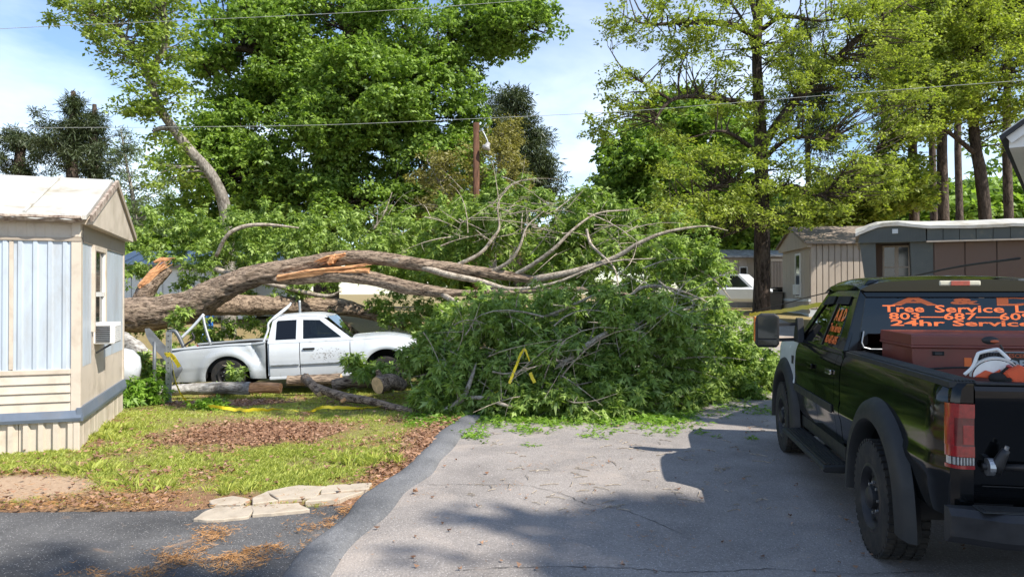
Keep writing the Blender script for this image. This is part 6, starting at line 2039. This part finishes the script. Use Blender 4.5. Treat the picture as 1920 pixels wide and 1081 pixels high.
for rows in ([(1000, 524, 15.5, 0.08), (1080, 508, 15.2, 0.07), (1150, 484, 15.0, 0.055), (1200, 455, 14.8, 0.045), (1250, 435, 14.7, 0.035), (1320, 424, 14.6, 0.02), (1365, 432, 14.5, 0.008)],
             [(855, 498, 15.9, 0.05), (900, 475, 15.8, 0.042), (925, 445, 15.8, 0.034), (936, 425, 15.8, 0.026), (934, 380, 15.8, 0.016), (960, 345, 15.9, 0.006)],
             [(920, 510, 15.7, 0.045), (955, 490, 15.5, 0.04), (975, 460, 15.4, 0.03), (988, 425, 15.4, 0.018), (1020, 395, 15.4, 0.007)],
             [(965, 515, 15.6, 0.05), (1000, 495, 15.4, 0.045), (1040, 465, 15.2, 0.038), (1075, 430, 15.2, 0.028), (1120, 400, 15.3, 0.018), (1180, 394, 15.4, 0.008)],
             [(780, 497, 16.1, 0.07), (840, 515, 15.7, 0.07), (900, 527, 15.5, 0.06), (960, 542, 15.2, 0.045), (1040, 530, 15, 0.03), (1140, 492, 14.8, 0.02), (1230, 484, 14.6, 0.008)],
             [(830, 552, 15.6, 0.06), (870, 575, 15.0, 0.05), (900, 595, 14.6, 0.03), (920, 640, 14.0, 0.015)],
             [(405, 480, 18.2, 0.05), (425, 442, 18.0, 0.05), (455, 425, 18.0, 0.05), (500, 421, 18.0, 0.04), (560, 427, 18.0, 0.015)],
             [(405, 505, 18.8, 0.07), (440, 515, 18.6, 0.07), (540, 540, 18.4, 0.06), (610, 555, 18.2, 0.05), (640, 545, 18.1, 0.02)],
             [(1030, 700, 11.9, 0.035), (1080, 662, 12.0, 0.04), (1130, 628, 12.2, 0.04), (1200, 605, 12.6, 0.032), (1260, 588, 13.0, 0.022), (1300, 575, 13.2, 0.008)],
             [(1180, 560, 13.8, 0.03), (1200, 540, 13.8, 0.035), (1240, 537, 13.8, 0.03), (1290, 550, 13.8, 0.022), (1345, 575, 13.8, 0.008)],
             [(835, 770, 11.5, 0.05), (868, 745, 11.6, 0.045), (885, 705, 11.8, 0.03), (893, 680, 12, 0.01)],
             [(868, 745, 11.6, 0.035), (910, 745, 11.5, 0.035), (960, 745, 11.5, 0.03), (1040, 730, 11.5, 0.02), (1110, 715, 11.6, 0.006)],
             [(910, 745, 11.5, 0.03), (935, 755, 11.3, 0.03), (960, 762, 11.2, 0.02)],
             [(1265, 668, 14.0, 0.03), (1290, 690, 13.8, 0.03), (1335, 720, 13.6, 0.014)],
             [(1300, 498, 14.6, 0.03), (1340, 525, 14.5, 0.02), (1370, 560, 14.4, 0.008)],
             [(1100, 430, 15.6, 0.03), (1110, 460, 15.2, 0.028), (1150, 500, 14.8, 0.02), (1160, 540, 14.6, 0.01)],
             [(700, 430, 19, 0.03), (720, 400, 19, 0.02), (735, 360, 19, 0.006)],
             [(960, 600, 13.2, 0.03), (1030, 590, 12.9, 0.03), (1110, 555, 12.9, 0.02), (1180, 530, 13, 0.007)]):
    flimb(rows, 'limb', 8, 0.0, 'bark_thin', 6)
# split wood along the break
def split(pts_, w_, name='splintered_wood'):
    mb = MB()
    for k in range(9):
        a = Vector(pts_[0]) + Vector((random.uniform(-0.06, 0.06), random.uniform(-w_, w_) * 0.4, random.uniform(-0.04, 0.04)))
        b_ = Vector(pts_[1]) + Vector((random.uniform(-0.3, 0.1), random.uniform(-w_, w_) * 0.4, random.uniform(-0.05, 0.05)))
        m_ = a.lerp(b_, 0.5) + Vector((0, 0, random.uniform(0, 0.05)))
        r_ = random.uniform(0.018, 0.04)
        mb.tube([Vector(q) - FT.location for q in (a, m_, b_)], [r_, r_ * 1.2, 0.004], 5)
    tag(mb.build(name, M['splinter'], FT), kind='stuff')
split((P(520, 522, 16.45), P(690, 498, 16.15)), 0.16)
split((P(525, 520, 16.45), P(648, 506, 16.2)), 0.2)
split((P(620, 494, 16.35), P(650, 478, 16.3)), 0.2)
split((P(645, 478, 16.32), P(610, 492, 16.4)), 0.2)
split((P(690, 508, 16.1), P(655, 512, 16.2)), 0.15)
split((P(262, 538, 17.72), P(322, 490, 17.85)), 0.12)
split((P(268, 532, 17.7), P(320, 498, 17.85)), 0.12)
split((P(292, 490, 17.9), P(328, 486, 17.9)), 0.1)

# crown: foliage clumps with their twigs
fn = np.array(fnodes)
clumps = [  # u, v, depth, ru, rv, rd, sprigs
    (900, 665, 12.9, 95, 85, 0.9, 1100), (1010, 660, 12.7, 150, 105, 1.0, 1500), (1160, 650, 13.0, 140, 115, 1.1, 1450),
    (1268, 648, 14.0, 100, 80, 1.1, 1000), (1372, 650, 14.8, 46, 52, 0.9, 400), (1390, 695, 14.6, 62, 34, 0.9, 420),
    (1258, 545, 15.1, 70, 85, 0.9, 760), (1300, 468, 15.0, 40, 42, 0.6, 240), (1180, 485, 16.5, 140, 75, 1.0, 900),
    (1040, 480, 17.2, 150, 85, 1.0, 850), (1110, 400, 16.8, 60, 36, 0.8, 200), (950, 395, 17.4, 90, 55, 0.9, 420), (880, 450, 17.8, 110, 55, 0.9, 480),
    (760, 450, 19.0, 100, 45, 1.2, 520), (640, 440, 19.5, 110, 45, 1.2, 560), (520, 450, 19.8, 120, 55, 1.2, 640), (400, 450, 19.8, 90, 55, 1.2, 480), (300, 440, 19.4, 85, 42, 1.0, 330),
    (250, 520, 19.2, 30, 40, 0.6, 90), (360, 520, 19.2, 55, 25, 0.6, 110), (560, 535, 19.3, 130, 35, 1.0, 380), (480, 625, 19.4, 90, 35, 0.8, 300), (350, 610, 18.8, 60, 50, 0.6, 200),
    (770, 565, 18.4, 110, 50, 0.8, 620), (840, 640, 13.9, 42, 55, 0.6, 330), (700, 700, 14.0, 50, 14, 0.35, 110), (645, 685, 14.2, 16, 14, 0.2, 30), (790, 695, 13.4, 26, 32, 0.35, 110), (900, 600, 14.4, 95, 45, 0.8, 560), (1040, 605, 13.6, 130, 50, 0.9, 800),
    (815, 745, 12.1, 50, 24, 0.5, 230), (900, 740, 11.9, 120, 36, 0.6, 620), (1050, 745, 11.7, 140, 32, 0.55, 680), (1190, 740, 12.2, 110, 36, 0.6, 520), (1330, 715, 13.6, 80, 25, 0.7, 300), (240, 590, 18.6, 40, 40, 0.7, 120),
    (337, 612, 16.4, 14, 26, 0.2, 40), (290, 690, 15.2, 45, 45, 0.4, 120), (440, 690, 14.7, 9, 12, 0.08, 12), (950, 365, 17.6, 60, 35, 0.8, 190), (1090, 378, 17.2, 40, 26, 0.7, 110), (1410, 660, 15.0, 35, 40, 0.7, 200), (1425, 690, 14.9, 28, 22, 0.6, 130), (778, 665, 13.7, 14, 28, 0.2, 80), (800, 630, 13.8, 18, 22, 0.25, 80), (1000, 425, 16.8, 120, 40, 0.7, 330), (1190, 432, 16.6, 90, 32, 0.7, 260), (870, 398, 17.8, 80, 36, 0.8, 240)]
tw = MB()
for (u, v, d, ru, rv, rd, n) in clumps:
    c = np.array(W(u, v, d)) - F0
    s_ = d / F
    r_ = np.array([ru * s_, rd, rv * s_])
    per = 9
    nc = max(4, n // per)
    st = in_ellipsoid(nc, c, r_ * 0.95, 0.35)
    st = np.array([q for q in st if mnoise.noise(Vector(q) * 1.15) > -0.17 or random.random() < 0.25])
    nc = len(st)
    if nc == 0:
        continue
    outw = (st - c) / r_
    dr = outw * 0.55 + np.array([0.35, -0.15, 0.12]) + rng.normal(0, 0.55, st.shape)
    dr /= np.linalg.norm(dr, axis=1)[:, None]
    ln = rng.uniform(0.3, 1.0, nc) * min(1.0, 0.35 + r_.min())
    pos = []
    for k in range(nc):
        t_ = np.sort(rng.uniform(0.15, 1.0, per))
        line = st[k] + dr[k] * (t_ * ln[k])[:, None] + np.array([0, 0, -0.42]) * (t_ ** 2 * ln[k])[:, None]
        pos.append(line + rng.normal(0, 0.055, line.shape))
        if d < 17.5 and k % 2 == 0:
            e = st[k] + dr[k] * ln[k] + np.array([0, 0, -0.42 * ln[k]])
            g0 = H(e[0] + F0[0], e[1] + F0[1]) - F0[2] + 0.03
            if e[2] > g0:
                twig(tw, st[k] - dr[k] * 0.25, e, 0.009, 0.003, 0.10, 4, 4, 0.05)
    pos = np.concatenate(pos)
    gnd = np.array([H(q[0] + F0[0], q[1] + F0[1]) - F0[2] for q in pos])
    pos[:, 2] = np.maximum(pos[:, 2], gnd + 0.03)
    link('foliage', cloud_mesh('foliage', pos, rng.uniform(0.7, 1.3, len(pos)), T_BIG, 0.45), M['leaf_fallen'], FT)
tag(tw.build('twigs', M['bark_thin'], FT, smooth=False), kind='stuff')
# bare pale twig tips sticking out of the crown
tw = MB()
for i in range(130):
    u, v, d = random.choice([(1100, 450, 15.4), (1000, 420, 15.8), (1200, 620, 12.6), (1060, 640, 12.1), (1250, 560, 13.6), (920, 650, 12.2), (900, 420, 16.2), (1000, 720, 11.5), (780, 430, 18.6)])
    a = np.array(W(u + random.gauss(0, 52), v + random.gauss(0, 32), d)) - F0
    dr = np.array([random.gauss(0.5, 0.6), random.gauss(-0.15, 0.3), random.gauss(0.15, 0.35)])
    b_ = a + dr / np.linalg.norm(dr) * random.uniform(0.5, 1.5)
    p_ = twig(tw, a, b_, random.uniform(0.008, 0.016), 0.003, 0.08, 4, 5, 0.15)
    for k in (2, 3):
        twig(tw, p_[k], p_[k] + rng.normal(0, 0.22, 3), 0.006, 0.002, 0, 3, 3)
tag(tw.build('bare_twigs', M['bark_thin'], FT), kind='stuff')

# green leaves knocked onto the road and weeds by the trailer
pos, scs = [], []
for (u, v, n, sx, sy) in ((990, 808, 14, 22, 5), (890, 818, 12, 16, 5), (1110, 818, 6, 14, 4), (1240, 812, 8, 22, 3), (1420, 770, 16, 28, 5), (1350, 762, 14, 40, 6), (1300, 780, 14, 40, 5), (1180, 785, 14, 60, 4), (1060, 787, 12, 60, 4), (1300, 748, 14, 30, 4), (1400, 742, 8, 20, 4), (1160, 800, 6, 40, 5), (940, 790, 10, 40, 4), (1270, 775, 10, 60, 5), (1350, 800, 5, 50, 8), (1030, 830, 3, 60, 8)):
    for i in range(n):
        q = G(u + random.gauss(0, sx), v + random.gauss(0, sy))
        pos.append((q.x, q.y, H(q.x, q.y) + 0.03))
        scs.append(random.uniform(0.5, 1.0))
for i in range(900):
    q = G(random.uniform(760, 1300), 786 + random.gauss(0, 7))
    if random.random() < 0.75:
        pos.append((q.x, q.y, H(q.x, q.y) + 0.03)); scs.append(random.uniform(0.4, 0.9))
T_FLAT = [leaf_template(6, 0.13, 0.07, True, 0.2, s + 200, 0.15) for s in range(5)]
tag(link('leaf_scatter', cloud_mesh('leaf_scatter', pos, scs, T_FLAT, 0.2), M['leaf_weed']), 'green leaves and twig tips scattered on the asphalt before the fallen crown', 'leaf litter', kind='stuff')
mb = MB()
for i in range(150):
    q = G(random.uniform(880, 1450), random.uniform(772, 960))
    a = random.uniform(0, 3.14)
    l_ = random.uniform(0.04, 0.22)
    e = Vector((math.cos(a), math.sin(a), 0)) * l_
    mb.tube([q + Vector((0, 0, 0.012)), q + e * 0.5 + Vector((0.01, 0.01, 0.016)), q + e + Vector((0, 0, 0.012))], 0.004, 4)
tag(mb.build('twig_scatter', M['bark_thin']), 'small broken twigs scattered over the asphalt', 'twigs', kind='stuff')

def shrub(u, d, n, spread, hh, lab, templates, leaf='leaf_weed', scl=1.0, z0=0.0):
    b0 = base_at(u, d)
    root = empty('weed_clump', b0)
    tag(root, lab, 'weeds', 'weeds around the trailer and yard')
    mb = MB()
    pts_ = []
    for i in range(n):
        a = random.uniform(0, 6.28)
        q = np.array([math.cos(a) * random.uniform(0, spread), math.sin(a) * random.uniform(0, spread) * 0.6, random.uniform(0.3, 1) * hh])
        twig(mb, (q[0] * 0.3, q[1] * 0.3, -0.02), q, 0.008, 0.003, 0.05, 4, 3)
        for k in range(7):
            pts_.append(q * np.array([1, 1, random.uniform(0.35, 1.05)]) + rng.normal(0, 0.05, 3))
    tag(mb.build('stems', M['bark_thin'], root), kind='stuff')
    link('leaves', cloud_mesh('leaves', pts_, rng.uniform(0.7, 1.2, len(pts_)) * scl, templates, 0.5), M[leaf], root)
shrub(262, 12.9, 22, 0.42, 0.55, 'leafy green weeds between the trailer end and the steel post', T_BIG)
shrub(235, 12.6, 12, 0.25, 0.35, 'low weeds growing against the trailer skirting', T_BIG)
shrub(400, 12.2, 8, 0.22, 0.18, 'small green weed clump beside the lying tape', T_BIG)
T_BLADE = [tuft(14, 0.13, 0.007, s + 50) for s in range(3)]
for u, d, lab, k in ((170, 9.6, 'tall grass tuft at the trailer front corner', 14), (150, 7.9, 'dark grass tuft at the left of the yard', 16), (690, 8.3, 'darker grass tuft near the road edge in the yard', 20), (255, 7.3, 'sparse grass tuft above the drive edge', 6), (440, 7.1, 'tiny weed tuft at the top of the broken slabs', 4), (205, 10.3, 'grass tuft along the trailer end wall', 12)):
    b0 = base_at(u, d)
    root = empty('grass_tuft', b0)
    tag(root, lab, 'grass tuft', 'taller grass tufts in the yard')
    ps_ = rng.normal(0, 0.16, (k * 3, 3)) * np.array([1, 0.6, 0])
    tag(link('blades', cloud_mesh('blades', ps_, rng.uniform(0.6, 1.2, len(ps_)), T_BLADE, 0.15), M['grass'], root), kind='stuff')

# ---- unseen trees added off camera to shade the foreground and truck rear
for i, (x, y, z, r_, n, lab) in enumerate(((13.2, -6.3, 18.2, (4.2, 3.0, 2.4), 22, 'unseen leafy tree added behind the viewer to shade the foreground'), (18.4, -5.6, 18.2, (3.2, 3.0, 2.6), 140, 'unseen leafy tree added beyond the right of the frame to shade the black truck'))):
    b0 = (x + 0.5, y - 0.5, 0)
    tree('added_shade_tree', lab, 'tree', b0, [[(x + 0.5, y - 0.5, -0.3, 0.4), (x + 0.4, y - 0.4, 6, 0.32), (x, y, 14, 0.22), (x, y, 19, 0.06)]], [((x, y, z), r_, n)], 'leaf_dense', T_MID, 22, 0.9, 1.1, 'bark_dark')

# unseen tree added over the house on the right to shade the fallen crown
b0 = (13.6, 3.4, 0)
tree('added_shade_tree', 'unseen broad tree added over the house roof to shade the fallen crown', 'tree', b0,
     [[(13.6, 3.4, -0.3, 0.4), (13.2, 4.0, 5, 0.33), (11.5, 5.6, 10, 0.25), (9.5, 6.6, 12.5, 0.15), (6.5, 6.6, 13.5, 0.05)], [(12.6, 4.6, 7.5, 0.2), (12.8, 6.4, 11, 0.15), (13.0, 7.0, 14, 0.05)]],
     [((10.8, 6.5, 13.0), (3.6, 1.7, 1.5), 32), ((6.6, 6.7, 13.2), (2.2, 1.3, 1.2), 26)], 'leaf_dense', T_MID, 20, 0.8, 1.0, 'bark_dark')
